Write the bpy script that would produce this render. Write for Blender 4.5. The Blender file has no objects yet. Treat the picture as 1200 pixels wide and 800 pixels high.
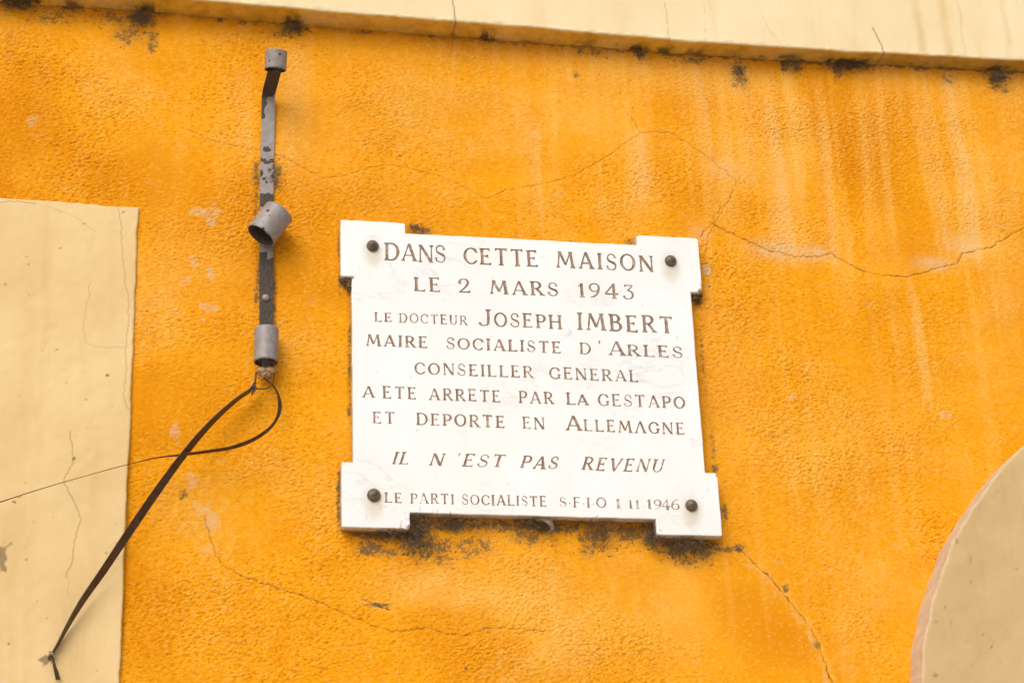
import bpy, bmesh, math, random
import numpy as np
from mathutils import Vector, Matrix, noise as mnoise

random.seed(7)
SC = bpy.context.scene
COL = SC.collection

# ------------------------------------------------------------------ camera, sky, sun, exposure
# metres: X along the house wall, Y into the wall (wall face at y = 0), Z up, street at z = 0
Z0 = 2.92                      # height of the plaque centre above the street
PT = 0.024                     # plaque face stands this far off the wall
R = np.array([[0.9817056588280938, -0.18672802268311817, -0.037237682120979124],
              [0.04098527436580509, 0.3982213840180891, -0.9163732517898151],
              [0.18594140665825315, 0.8980826102622881, 0.3985892853983654]])
CAM = np.array([-0.64730088, -3.00242678 - PT, -1.27308525 + Z0])
FPX = 2365.36
cd = bpy.data.cameras.new('camera')
cam = bpy.data.objects.new('camera', cd)
COL.objects.link(cam)
cd.sensor_width = 36.0
cd.lens = FPX / 1200 * 36
cd.clip_start = 0.05
cd.clip_end = 1000
Mw = Matrix.Identity(4)
for i in range(3):
    Mw[i][0] = R[0][i]; Mw[i][1] = -R[1][i]; Mw[i][2] = -R[2][i]; Mw[i][3] = CAM[i]
cam.matrix_world = Mw
SC.camera = cam

SUN_EL, SUN_AZ = 40.0, -30.0     # elevation; azimuth off the wall's normal, negative = towards the left
w = bpy.data.worlds.new('World')
SC.world = w
w.use_nodes = True
nt = w.node_tree
nt.nodes.clear()
sky = nt.nodes.new('ShaderNodeTexSky')
sky.sky_type = 'NISHITA'
sky.sun_disc = False
sky.sun_elevation = math.radians(SUN_EL)
sky.sun_rotation = math.radians(180 - SUN_AZ)
sky.air_density = 1.0
sky.dust_density = 6.0
sky.ozone_density = 0.6
hs = nt.nodes.new('ShaderNodeHueSaturation')     # hazy overcast: the blue is mostly washed out
hs.inputs['Saturation'].default_value = 0.22
bg = nt.nodes.new('ShaderNodeBackground')
bg.inputs['Strength'].default_value = 0.15
wo = nt.nodes.new('ShaderNodeOutputWorld')
nt.links.new(sky.outputs[0], hs.inputs['Color'])
nt.links.new(hs.outputs[0], bg.inputs['Color'])
nt.links.new(bg.outputs[0], wo.inputs['Surface'])

sd = bpy.data.lights.new('sun', 'SUN')
sd.energy = 0.85
sd.angle = math.radians(55)
sd.color = (1.0, 0.955, 0.89)
sun = bpy.data.objects.new('sun', sd)
COL.objects.link(sun)
el, az = math.radians(SUN_EL), math.radians(SUN_AZ)
sdir = Vector((math.cos(el) * math.sin(az), -math.cos(el) * math.cos(az), math.sin(el)))
sun.rotation_euler = sdir.to_track_quat('Z', 'Y').to_euler()
sun.location = (-3, -5, 8)

SC.view_settings.view_transform = 'Standard'
SC.view_settings.look = 'None'
SC.view_settings.gamma = 1
SC.view_settings.use_curve_mapping = False
SC.view_settings.exposure = -0.08

# ------------------------------------------------------------------ helpers
def P(x, y, d=0.0):
    """point of the photograph (1200 x 800) on the plane standing d off the wall"""
    v = R.T @ np.array([(x - 600) / FPX, (y - 400) / FPX, 1.0])
    s = (-d - CAM[1]) / v[1]
    return CAM + s * v

def camdir(x, y, z):
    """camera right / down / forward to world"""
    return Vector(R.T @ np.array([x, y, z], float))

def XZ(pts, d=0.0):
    return np.array([P(a, b, d)[[0, 2]] for a, b in pts])

def new_mat(name):
    m = bpy.data.materials.new(name)
    m.use_nodes = True
    t = m.node_tree
    t.nodes.clear()
    o = t.nodes.new('ShaderNodeOutputMaterial')
    b = t.nodes.new('ShaderNodeBsdfPrincipled')
    t.links.new(b.outputs[0], o.inputs['Surface'])
    return m, t, b

class NG:
    """small wrapper for node building"""
    def __init__(s, t):
        s.t = t
        s.tc = t.nodes.new('ShaderNodeTexCoord').outputs['Object']
    def link(s, a, b): s.t.links.new(a, b)
    def val(s, sock, v):
        if hasattr(v, 'is_linked'): s.link(v, sock)
        else: sock.default_value = v
    def noise(s, scale, detail=4, rough=0.6, vec=None, dist=0.0):
        n = s.t.nodes.new('ShaderNodeTexNoise')
        n.inputs['Scale'].default_value = scale
        n.inputs['Detail'].default_value = detail
        n.inputs['Roughness'].default_value = rough
        n.inputs['Distortion'].default_value = dist
        s.link(vec or s.tc, n.inputs['Vector'])
        return n.outputs['Fac']
    def mapping(s, scale, rot=(0, 0, 0)):
        n = s.t.nodes.new('ShaderNodeMapping')
        n.inputs['Scale'].default_value = scale
        n.inputs['Rotation'].default_value = rot
        s.link(s.tc, n.inputs['Vector'])
        return n.outputs[0]
    def ramp(s, f, a, b, va=0.0, vb=1.0):
        n = s.t.nodes.new('ShaderNodeMapRange')
        n.interpolation_type = 'SMOOTHSTEP'
        s.val(n.inputs['Value'], f)
        n.inputs['From Min'].default_value = a
        n.inputs['From Max'].default_value = b
        n.inputs['To Min'].default_value = va
        n.inputs['To Max'].default_value = vb
        return n.outputs['Result']
    def math(s, op, a, b=0.0):
        n = s.t.nodes.new('ShaderNodeMath')
        n.operation = op
        n.use_clamp = op in ('MULTIPLY',) 
        s.val(n.inputs[0], a); s.val(n.inputs[1], b)
        return n.outputs[0]
    def mix(s, f, a, b):
        n = s.t.nodes.new('ShaderNodeMix')
        n.data_type = 'RGBA'
        s.val(n.inputs[0], f)
        for sock, v in ((n.inputs[6], a), (n.inputs[7], b)):
            if hasattr(v, 'is_linked'): s.link(v, sock)
            else: sock.default_value = (*v, 1)
        return n.outputs[2]
    def attr(s, name):
        n = s.t.nodes.new('ShaderNodeAttribute')
        n.attribute_name = name
        return n.outputs['Fac']
    def bump(s, h, strength, dist):
        n = s.t.nodes.new('ShaderNodeBump')
        n.inputs['Strength'].default_value = strength
        n.inputs['Distance'].default_value = dist
        s.link(h, n.inputs['Height'])
        return n.outputs[0]

def link_mesh(name, me, mat, parent=None, smooth=False):
    me.materials.append(mat)
    if smooth:
        me.polygons.foreach_set('use_smooth', np.ones(len(me.polygons), bool))
    o = bpy.data.objects.new(name, me)
    COL.objects.link(o)
    if parent: o.parent = parent
    return o

def obj(name, verts, faces, mat, parent=None, smooth=False, loc=None):
    """verts in world metres; loc = where the object's origin goes (relative to the parent when it has one)"""
    me = bpy.data.meshes.new(name)
    me.from_pydata([tuple(v) for v in verts], [], [tuple(f) for f in faces])
    me.update()
    o = link_mesh(name, me, mat, parent, smooth)
    return o

def thing(name, label, cat, loc=(0, 0, 0), group=None):
    o = bpy.data.objects.new(name, None)
    o.empty_display_size = 0.1
    COL.objects.link(o)
    o.location = loc
    return tag(o, label, cat, group)

def tag(o, label, cat, group=None, kind=None):
    o['label'] = label
    o['category'] = cat
    if group: o['group'] = group
    if kind: o['kind'] = kind
    return o

def rel(o, verts):
    """world vertices to the frame of an unrotated root"""
    return np.asarray(verts, float) - np.array(o.location)

def grid_mesh(name, V, mat, parent=None, attrs=None, smooth=True, origin=None):
    """V: (nz, nx, 3) lattice of points; attrs: dict of (nz, nx) float arrays"""
    nz, nx = V.shape[:2]
    pts = V.reshape(-1, 3).astype(np.float64)
    if origin is not None: pts = pts - np.array(origin)
    i = np.arange(nz * nx).reshape(nz, nx)
    f = np.stack([i[:-1, :-1], i[:-1, 1:], i[1:, 1:], i[1:, :-1]], -1).reshape(-1, 4)
    me = bpy.data.meshes.new(name)
    me.vertices.add(len(pts)); me.vertices.foreach_set('co', pts.ravel().astype(np.float32))
    me.loops.add(f.size); me.loops.foreach_set('vertex_index', f.ravel().astype(np.int32))
    me.polygons.add(len(f)); me.polygons.foreach_set('loop_start', np.arange(0, f.size, 4, dtype=np.int32))
    me.update(calc_edges=True)
    for k, a in (attrs or {}).items():
        at = me.attributes.new(k, 'FLOAT', 'POINT')
        at.data.foreach_set('value', np.clip(a, 0, 1).ravel().astype(np.float32))
    return link_mesh(name, me, mat, parent, smooth)

# ---- band-limited noise on a periodic lattice of DX metres
DX, NN = 0.00125, 2048
rng = np.random.default_rng(11)
KX = np.fft.fftfreq(NN, DX)[None, :]; KY = np.fft.fftfreq(NN, DX)[:, None]
def gnoise(lx, lz, sharp=1.0, rot=0.0):
    """Gaussian noise whose features measure lx by lz metres"""
    c, s = math.cos(rot), math.sin(rot)
    k2 = ((KX * c + KY * s) * lx) ** 2 + ((-KX * s + KY * c) * lz) ** 2
    A = np.exp(-k2 * 2.0) * (k2 ** (0.5 * sharp) if sharp else 1.0)
    A[0, 0] = 0
    F = np.fft.fft2(rng.standard_normal((NN, NN))) * A
    n = np.fft.ifft2(F).real
    return n / n.std()
def samp(n, X, Z):
    """sample a lattice at separable coordinates X (nx), Z (nz)"""
    i = np.round(X / DX).astype(int) % NN
    j = np.round(Z / DX).astype(int) % NN
    return n[np.ix_(j, i)]
def sstep(x, a, b):
    t = np.clip((x - a) / (b - a), 0, 1)
    return t * t * (3 - 2 * t)

def polyline_dist(XX, ZZ, pts, jit=0.0015, seed=0, reach=0.03):
    """distance of the lattice XX, ZZ from a jittered polyline, and the running length along it"""
    rg = np.random.default_rng(seed)
    pts = np.asarray(pts)
    q = [pts[0]]
    for a, b in zip(pts[:-1], pts[1:]):
        n = max(2, int(np.linalg.norm(b - a) / 0.005))
        for k in range(1, n + 1):
            p = a + (b - a) * k / n
            q.append(p + rg.normal(0, jit, 2) * (1 if k < n else .6))
    D = np.full(XX.shape, 9.0)
    xs = XX[0]; zs = ZZ[:, 0]
    for a, b in zip(q[:-1], q[1:]):
        i0, i1 = np.searchsorted(xs, (min(a[0], b[0]) - reach, max(a[0], b[0]) + reach))
        j0, j1 = np.searchsorted(zs, (min(a[1], b[1]) - reach, max(a[1], b[1]) + reach))
        if i1 <= i0 or j1 <= j0: continue
        X = XX[j0:j1, i0:i1]; Z = ZZ[j0:j1, i0:i1]
        d = b - a
        t = np.clip(((X - a[0]) * d[0] + (Z - a[1]) * d[1]) / (d @ d + 1e-12), 0, 1)
        dd = np.hypot(X - a[0] - t * d[0], Z - a[1] - t * d[1])
        D[j0:j1, i0:i1] = np.minimum(D[j0:j1, i0:i1], dd)
    return D

def tube(path, rad, sides=8, cap=True):
    """verts, faces of a round tube along a path; rad a number or a list"""
    path = [Vector(p) for p in path]
    n = len(path)
    rad = [rad] * n if not hasattr(rad, '__len__') else rad
    V, F = [], []
    up = None
    for i, p in enumerate(path):
        t = (path[min(i + 1, n - 1)] - path[max(i - 1, 0)]).normalized()
        if up is None:
            up = t.cross(Vector((0, 0, 1)))
            if up.length < 1e-3: up = t.cross(Vector((1, 0, 0)))
        up = (up - t * up.dot(t)).normalized()
        s = t.cross(up)
        for k in range(sides):
            a = 2 * math.pi * k / sides
            V.append(p + (up * math.cos(a) + s * math.sin(a)) * rad[i])
    for i in range(n - 1):
        for k in range(sides):
            a, b = i * sides + k, i * sides + (k + 1) % sides
            F.append((a, b, b + sides, a + sides))
    if cap:
        F.append(tuple(reversed(range(sides)))); F.append(tuple(range((n - 1) * sides, n * sides)))
    return V, F

def merge(parts):
    V, F = [], []
    for v, f in parts:
        o = len(V)
        V += [tuple(x) for x in v]
        F += [tuple(i + o for i in q) for q in f]
    return V, F

def lathe(profile, centre, axis, segs=32, ref=None):
    """profile: (radius, along axis) pairs, first and last may have radius 0"""
    axis = Vector(axis).normalized(); c = Vector(centre)
    u = axis.cross(Vector((0, 0, 1)) if abs(axis.z) < .9 else Vector((1, 0, 0))).normalized()
    if ref is not None:
        u = (Vector(ref) - axis * axis.dot(Vector(ref))).normalized()
    v = axis.cross(u)
    V, F = [], []
    for r, h in profile:
        for k in range(segs):
            a = 2 * math.pi * k / segs
            V.append(c + axis * h + (u * math.cos(a) + v * math.sin(a)) * max(r, 1e-5))
    for i in range(len(profile) - 1):
        for k in range(segs):
            a, b = i * segs + k, i * segs + (k + 1) % segs
            F.append((a, b, b + segs, a + segs))
    return V, F

# ------------------------------------------------------------------ materials
def mat_render():
    """orange lime render: worn peach patches, deep orange patches, black mould, cracks, some painted shade"""
    m, t, b = new_mat('orange_render')
    g = NG(t)
    n1 = g.noise(9, 5, .6)
    n2 = g.noise(70, 5, .65)
    n3 = g.noise(330, 3, .6)
    base = g.mix(g.ramp(n1, .35, .68), (.745, .278, .002), (.795, .318, .004))
    base = g.mix(g.ramp(n2, .42, .66, 0, .55), base, (.82, .365, .016))
    deep = g.attr('deep')
    base = g.mix(deep, base, (.66, .232, .001))
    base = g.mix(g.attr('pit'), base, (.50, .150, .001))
    worn = g.math('MULTIPLY', g.attr('worn'), g.ramp(n3, .25, .6, .45, 1.0))
    base = g.mix(worn, base, (.81, .415, .080))
    chalk = g.math('MULTIPLY', g.attr('chalk'), g.ramp(n2, .3, .7, .35, 1.0))
    base = g.mix(chalk, base, (.64, .43, .235))
    dirt = g.math('MULTIPLY', g.attr('dirt'), g.ramp(n3, .2, .55, .6, 1.0))
    base = g.mix(dirt, base, g.mix(g.ramp(n3, .38, .62), (.072, .050, .025), (.18, .125, .058)))
    cr = g.attr('crack')
    base = g.mix(cr, base, (.13, .062, .02))
    g.link(base, b.inputs['Base Color'])
    b.inputs['Roughness'].default_value = .85
    b.inputs['Specular IOR Level'].default_value = .10
    n4 = g.noise(520, 3, .65)
    g.link(g.bump(g.math('ADD', g.math('MULTIPLY', n3, .6), g.math('MULTIPLY', n4, .4)), .5, .0016), b.inputs['Normal'])
    return m

def mat_cream(name, c0, c1, streak=(.66, .44, .17)):
    """cream painted plaster with grime, hairline cracks and rain streaks"""
    m, t, b = new_mat(name)
    g = NG(t)
    n1 = g.noise(6, 6, .62)
    nb = g.noise(40, 5, .65)
    n2 = g.noise(260, 4, .6)
    base = g.mix(g.ramp(n1, .32, .7), c0, c1)
    st = g.noise(5, 5, .6, g.mapping((6, 1, .7)))
    base = g.mix(g.ramp(st, .52, .78, 0, .35), base, streak)
    base = g.mix(g.ramp(nb, .58, .8, 0, .25), base, streak)
    base = g.mix(g.attr('streak'), base, (.52, .29, .07))
    base = g.mix(g.ramp(g.noise(260, 2, .5), .74, .79, 0, .22), base, (.40, .27, .12))
    base = g.mix(g.attr('rim'), base, g.mix(g.ramp(nb, .35, .65), (.49, .375, .255), (.55, .43, .305)))
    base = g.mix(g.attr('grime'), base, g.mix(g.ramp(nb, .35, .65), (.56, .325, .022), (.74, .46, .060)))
    base = g.mix(g.attr('dirt'), base, (.055, .036, .016))
    base = g.mix(g.attr('crack'), base, (.20, .115, .045))
    g.link(base, b.inputs['Base Color'])
    b.inputs['Roughness'].default_value = .7
    b.inputs['Specular IOR Level'].default_value = .35
    h = g.math('ADD', g.math('MULTIPLY', n2, .35), g.math('MULTIPLY', nb, .65))
    g.link(g.bump(h, .35, .0018), b.inputs['Normal'])
    return m

def mat_marble(spots):
    m, t, b = new_mat('white_marble')
    g = NG(t)
    n1 = g.noise(5, 6, .65, dist=.6)
    vein = g.noise(9, 7, .62, g.mapping((1, 1, 2.2), (0, .5, 0)), dist=1.3)
    vd = g.math('ABSOLUTE', g.math('SUBTRACT', vein, .5))
    vm = g.math('MULTIPLY', g.ramp(vd, 0.0, .035, 1, 0), g.ramp(g.noise(7, 3, .5), .48, .66))
    base = g.mix(g.ramp(n1, .35, .7), (.775, .757, .735), (.82, .81, .80))
    base = g.mix(g.math('MULTIPLY', vm, .42), base, (.47, .49, .53))
    fleck = g.math('MULTIPLY', g.ramp(g.noise(45, 4, .7), .60, .74), g.ramp(g.noise(12, 2, .5), .45, .62))
    base = g.mix(g.math('MULTIPLY', fleck, .7), base, (.50, .52, .56))
    warm = g.ramp(g.noise(3.5, 3, .5), .50, .72, 0, .5)
    base = g.mix(warm, base, (.80, .745, .665))
    # rust run-off round and under the four fixings
    for (sx, sy, sz) in spots:
        n = t.nodes.new('ShaderNodeVectorMath'); n.operation = 'SUBTRACT'
        g.link(g.tc, n.inputs[0]); n.inputs[1].default_value = (sx, sy, sz - .012)
        mp = t.nodes.new('ShaderNodeVectorMath'); mp.operation = 'MULTIPLY'
        g.link(n.outputs[0], mp.inputs[0]); mp.inputs[1].default_value = (1.25, .3, .75)
        ln = t.nodes.new('ShaderNodeVectorMath'); ln.operation = 'LENGTH'
        g.link(mp.outputs[0], ln.inputs[0])
        d = g.math('ADD', ln.outputs['Value'], g.math('MULTIPLY', g.noise(90, 3, .6), .012))
        base = g.mix(g.ramp(d, .012, .036, .5, 0), base, (.50, .40, .22))
    base = g.mix(g.ramp(g.noise(130, 2, .5), .735, .76, 0, .6), base, (.25, .19, .12))
    base = g.mix(g.attr('edge'), base, g.mix(g.ramp(g.noise(60, 4, .6), .4, .6), (.58, .46, .28), (.36, .25, .12)))
    base = g.mix(g.attr('soil'), base, (.20, .125, .05))
    g.link(base, b.inputs['Base Color'])
    b.inputs['Roughness'].default_value = .48
    b.inputs['Specular IOR Level'].default_value = .4
    g.link(g.bump(g.noise(220, 4, .6), .12, .0008), b.inputs['Normal'])
    return m

def mat_paint_letters(name, lo, hi, amt):
    m, t, b = new_mat(name)
    g = NG(t)
    n = g.noise(75, 4, .6)
    col = g.mix(g.ramp(g.noise(160, 3, .5), .35, .65), (.22, .135, .082), (.34, .225, .145))
    wr = g.ramp(n, lo, hi, 0, amt)
    col = g.mix(wr, col, (.70, .62, .52))
    g.link(col, b.inputs['Base Color'])
    b.inputs['Roughness'].default_value = .7
    return m

def mat_grey_paint():
    """grey painted iron: attribute bare = 1 where the paint has gone, and where arm and ring insides are darkened"""
    m, t, b = new_mat('chipped_grey_paint')
    g = NG(t)
    n = g.noise(95, 5, .65)
    n2 = g.noise(420, 3, .6)
    paint = g.mix(g.ramp(n, .35, .65), (.225, .192, .18), (.285, .25, .235))
    paint = g.mix(g.ramp(g.noise(55, 4, .6), .56, .70, 0, .45), paint, (.33, .235, .165))
    paint = g.mix(g.ramp(g.noise(210, 2, .5), .73, .77, 0, .8), paint, (.10, .055, .03))
    iron = g.mix(g.ramp(n2, .4, .6), (.034, .025, .019), (.078, .056, .042))
    iron = g.mix(g.ramp(g.noise(130, 3, .6), .60, .72, 0, .5), iron, (.17, .07, .025))
    v = g.math('ADD', g.attr('bare_dark'), g.math('MULTIPLY', g.math('SUBTRACT', n, .5), .9))
    bare_dark = g.ramp(v, .49, .53)
    rim = g.math('MULTIPLY', g.ramp(v, .42, .48), g.ramp(v, .49, .53, 1, 0))
    paint = g.mix(g.math('MULTIPLY', rim, .6), paint, (.30, .14, .05))
    col = g.mix(bare_dark, paint, iron)
    g.link(col, b.inputs['Base Color'])
    g.link(g.ramp(bare_dark, 0, 1, .42, .8), b.inputs['Roughness'])
    h = g.math('SUBTRACT', g.math('MULTIPLY', n2, .15), bare_dark)
    g.link(g.bump(h, .7, .0007), b.inputs['Normal'])
    return m

def mat_simple(name, c0, c1, scale=120, rough=.6, metal=0.0, bump=.2, c2=None):
    m, t, b = new_mat(name)
    g = NG(t)
    n = g.noise(scale, 5, .62)
    col = g.mix(g.ramp(n, .36, .66), c0, c1)
    if c2: col = g.mix(g.ramp(g.noise(scale * .6, 3, .6), .52, .64), col, c2)
    g.link(col, b.inputs['Base Color'])
    b.inputs['Roughness'].default_value = rough
    b.inputs['Metallic'].default_value = metal
    g.link(g.bump(n, bump, .001), b.inputs['Normal'])
    return m

M_render = mat_render()
M_band = mat_cream('pale_cream_paint', (.74, .58, .335), (.79, .645, .40))
M_panel = mat_cream('cream_paint', (.66, .455, .205), (.72, .52, .25), (.58, .37, .13))
M_arch = mat_cream('tan_cream_paint', (.505, .335, .15), (.56, .385, .185), (.42, .265, .095))
M_bronze = mat_simple('weathered_bronze', (.095, .070, .046), (.165, .125, .085), 160, .45, .2, .3, (.13, .11, .075))
M_grey = mat_grey_paint()
M_strap = mat_simple('brown_plastic_strap', (.040, .017, .008), (.075, .033, .016), 60, .4, 0, .1)
M_rust = mat_simple('rusty_iron', (.10, .045, .02), (.21, .10, .045), 200, .75, 0, .4, (.32, .24, .15))
M_brass = mat_simple('corroded_fitting', (.40, .22, .07), (.46, .36, .24), 110, .55, 0, .6, (.16, .055, .012))
M_web = mat_simple('dusty_cobweb', (.07, .05, .028), (.17, .125, .075), 90, .95, 0, .1)
M_palew = mat_simple('pale_dusty_cobweb', (.16, .12, .075), (.28, .22, .14), 90, .95, 0, .1)
M_mortar = mat_simple('dirty_mortar', (.07, .043, .02), (.17, .115, .06), 130, .95, 0, 1.0, (.26, .19, .11))
M_street = mat_simple('pale_paving', (.36, .34, .30), (.46, .435, .385), 4, .9, 0, .3)
M_in, _t, _b = new_mat('dark_iron_inside'); _b.inputs['Base Color'].default_value = (.06, .042, .034, 1); _b.inputs['Roughness'].default_value = .8

# ------------------------------------------------------------------ the street
g_ = 150
st = obj('street', [(-g_, -g_, 0), (g_, -g_, 0), (g_, g_, 0), (-g_, g_, 0)], [(0, 1, 2, 3)], M_street)
st['kind'] = 'structure'

# ------------------------------------------------------------------ the house wall
house = thing('house_facade', 'weathered orange rendered house wall with cream band, cream panel and cream arch', 'house wall', (0, 0, 0))

def axis(lo, hi, fine, far_lo, far_hi, grow=1.35):
    c = list(np.arange(round(lo / fine), round(hi / fine) + 1) * fine)
    s = fine; x = c[-1]; up = []
    while x < far_hi:
        s = min(s * grow, .5); x += s; up.append(min(x, far_hi))
    s = fine; x = c[0]; dn = []
    while x > far_lo:
        s = min(s * grow, .5); x -= s; dn.append(max(x, far_lo))
    return np.array(dn[::-1] + c + up)

# line where the wall meets the underside of the cream band (slightly sagging, as old masonry does)
JL = XZ([(-60, -1), (0, 3), (200, 15), (400, 33), (600, 48), (800, 65), (1000, 75.5), (1200, 84), (1260, 86.5)])
def ledge_z(x):
    return np.interp(x, np.r_[-6, JL[:, 0], 6], np.r_[JL[0, 1], JL[:, 1], JL[-1, 1]])
EL_ = [(210, 0), (400, 17), (800, 49.7), (1200, 73)]
def ledge_depth_at(px, py):
    lo, hi = 0.0, .12
    for _ in range(40):
        d = (lo + hi) / 2
        q = P(px, py, d)
        # a point further off the wall lies lower for the same pixel
        if q[2] > ledge_z(q[0]): lo = d
        else: hi = d
    return d
LD = [(P(a, b)[0], ledge_depth_at(a, b)) for a, b in EL_]
print('ledge depth', LD)
def ledge_d(x):
    return np.interp(x, [p[0] for p in LD], [p[1] for p in LD])

wx = axis(-1.02, 1.12, DX, -5.0, 5.0)
wz = axis(-.66 + Z0, .86 + Z0, DX, -.02, 3.85)
XX, ZZ = np.meshgrid(wx, wz)
def S(n): return samp(n, wx, wz)
big = S(gnoise(.35, .30, 0)); mid = S(gnoise(.09, .06, 0))
lump = S(gnoise(.0074, .0044, .7, .14)); lump2 = S(gnoise(.0040, .0023, .9, -.10))
vary = np.clip(.85 + .35 * S(gnoise(.16, .12, 0)), .25, 1.5)
wash = S(gnoise(.014, .30, 0)); wash2 = S(gnoise(.034, .26, 0)); brush = S(gnoise(.0025, .05, 0, .75)); fine = S(gnoise(.0021, .0017, 1.0))
grain = S(gnoise(.0016, .0014, .3))
speck = S(gnoise(.006, .006, 0)); speck2 = S(gnoise(.014, .012, 0)); streaky = S(gnoise(.02, .20, 0)); blot = S(gnoise(.15, .13, 0))
mould = S(gnoise(.008, .007, 0)) * .55 + S(gnoise(.0030, .0034, 0)) * .55 + grain * .45
rough_amt = .75 + .25 * np.tanh(mid)
def plate(n): return np.where(n > 0, .55 * np.tanh(n), 1.0 * np.tanh(n))
H = (.00066 * plate(lump * .9) + .00052 * plate(lump2 - .25) + .00020 * fine) * rough_amt * vary + .0007 * mid + .0020 * big
pit = (.50 * sstep(-lump2 - .5 * lump + .25 * grain, 1.05, 2.3) + .28 * sstep(-lump, .7, 1.9)) * vary  # deeper orange painted into the relief's hollows, adding to their shade

# the mask functions, all in wall metres
def gs(px, py, rx, rz=None, unit=.00145):
    c = P(px, py); rz = rz or rx
    return np.exp(-(((XX - c[0]) / (rx * unit)) ** 2 + ((ZZ - c[2]) / (rz * unit)) ** 2))
def column(px, y0, y1, wpx, soft=25):
    a, b = P(px, y0), P(px, y1)
    f = np.exp(-((XX - a[0] - .006 * streaky) / (wpx * .00145)) ** 2)
    return f * sstep(ZZ, b[2] - soft * .00145, b[2] + soft * .0007) * (1 - sstep(ZZ, a[2] - .01, a[2] + soft * .00145))

crack_lines = [   # photo points, half width in mm, strength
    ([(220, 152), (240, 163), (275, 172), (305, 178), (330, 185), (360, 200), (378, 210), (400, 208), (430, 197), (455, 193), (490, 199), (520, 208), (545, 220), (570, 233), (590, 224), (610, 219), (640, 214), (670, 206), (700, 190), (720, 178), (750, 157)], .75, .55),
    ([(735, 133), (752, 157), (762, 156), (785, 157), (800, 165), (830, 185), (850, 200), (863, 213), (852, 238), (840, 258), (830, 277), (826, 305)], .75, .6),
    ([(845, 243), (833, 264), (820, 277)], .8, .6),
    ([(835, 262), (870, 280), (900, 293), (935, 300), (960, 301), (973, 296), (990, 306), (1010, 317), (1030, 323), (1062, 325), (1090, 317), (1122, 309), (1128, 297), (1145, 294), (1165, 288), (1185, 275), (1200, 268), (1225, 262)], 1.0, .78),
    ([(240, 605), (245, 625), (253, 650), (262, 662), (285, 674), (330, 690), (370, 702), (400, 716), (440, 733), (460, 740), (500, 735), (520, 742), (545, 744), (575, 735), (600, 737), (640, 740)], .9, .72),
    ([(866, 643), (880, 655), (900, 672), (920, 697), (935, 715), (950, 735), (958, 752), (965, 770), (975, 800), (984, 830)], 1.2, .88),
    ([(425, 702), (440, 707), (456, 714)], 1.3, .8),
    ([(531, 36), (530, 62)], .7, .5),
    ([(222, 152), (232, 110), (238, 80)], .6, .25),
    ([(190, 530), (222, 540), (238, 556)], .7, .35),
]
crack = np.zeros_like(XX); groove = np.zeros_like(XX); nearcrack = np.zeros_like(XX)
for k, (pts, hw, stg) in enumerate(crack_lines):
    D = polyline_dist(XX, ZZ, XZ(pts), .0011, 100 + k)
    hw = hw * .00085
    var = .75 + .35 * np.tanh(speck2)
    c = 1 - sstep(D, hw * .6 * var, hw * 1.9 * var)
    crack = np.maximum(crack, c * stg ** 1.15 * (.85 + .3 * np.tanh(speck)))
    groove = np.maximum(groove, (1 - sstep(D, hw * .8, hw * 2.4)) * stg)
    nearcrack = np.maximum(nearcrack, np.exp(-(D / .007) ** 2) * stg * (hw > .00085))
H -= .0013 * groove
# loose edges curl up a little beside the widest crack
Dw = polyline_dist(XX, ZZ, XZ(crack_lines[5][0]), .0011, 105)
H += .0010 * np.exp(-((Dw - .006) / .005) ** 2)

worn = .30 * sstep(blot + .5 * mid, .1, 1.9) * (.5 + .5 * sstep(lump2 + lump, -.6, 1.2)) + .40 * sstep(lump + .5 * lump2, .9, 2.2) + .2 * sstep(speck2 + .6 * blot, 1.1, 2.1)
for px, y0, y1, wp, a in ((905, 90, 300, 16, .75), (935, 120, 300, 10, .35), (960, 100, 302, 8, .6), (1078, 70, 292, 9, .5), (1112, 90, 300, 16, .85), (1140, 120, 292, 9, .4),
                          (745, 160, 240, 14, .5), (626, 150, 260, 7, .45), (640, 40, 240, 14, .25), (700, 60, 240, 26, .3), (820, 75, 260, 30, .35), (860, 80, 215, 20, .45), (1000, 85, 318, 10, .25),
                          (1067, 325, 480, 6, .55), (1030, 90, 320, 9, .2), (340, 60, 220, 26, .35), (285, 90, 180, 14, .3), (1190, 80, 200, 14, .3), (530, 50, 130, 5, .3)):
    worn += 1.25 * a * column(px, y0, y1, wp) * np.clip(.6 + .5 * np.tanh(streaky) + .22 * lump2, 0, 1.3) 
for px, py, rx, rz, a in ((500, 680, 60, 16, .55), (540, 700, 70, 12, .45), (190, 330, 30, 60, .25), (240, 300, 30, 50, .2), (870, 100, 60, 30, .35), (780, 90, 70, 30, .3), (700, 730, 120, 50, .25), (610, 690, 60, 40, .2),
                          (855, 470, 40, 120, .2), (1020, 500, 80, 60, .2), (450, 130, 90, 60, .15), (560, 60, 120, 25, .2), (1150, 290, 60, 18, .3), (800, 700, 30, 60, .3)):
    worn += a * gs(px, py, rx, rz)
rightish = .35 + .65 * sstep(XX, -.35, .25)
worn += (.20 * sstep(wash + .15 * lump2, .5, 2.0) + .26 * sstep(wash2 + .3 * wash + .15 * lump2, .3, 1.8) * sstep(ZZ, 2.75, 3.2)) * rightish
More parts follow.
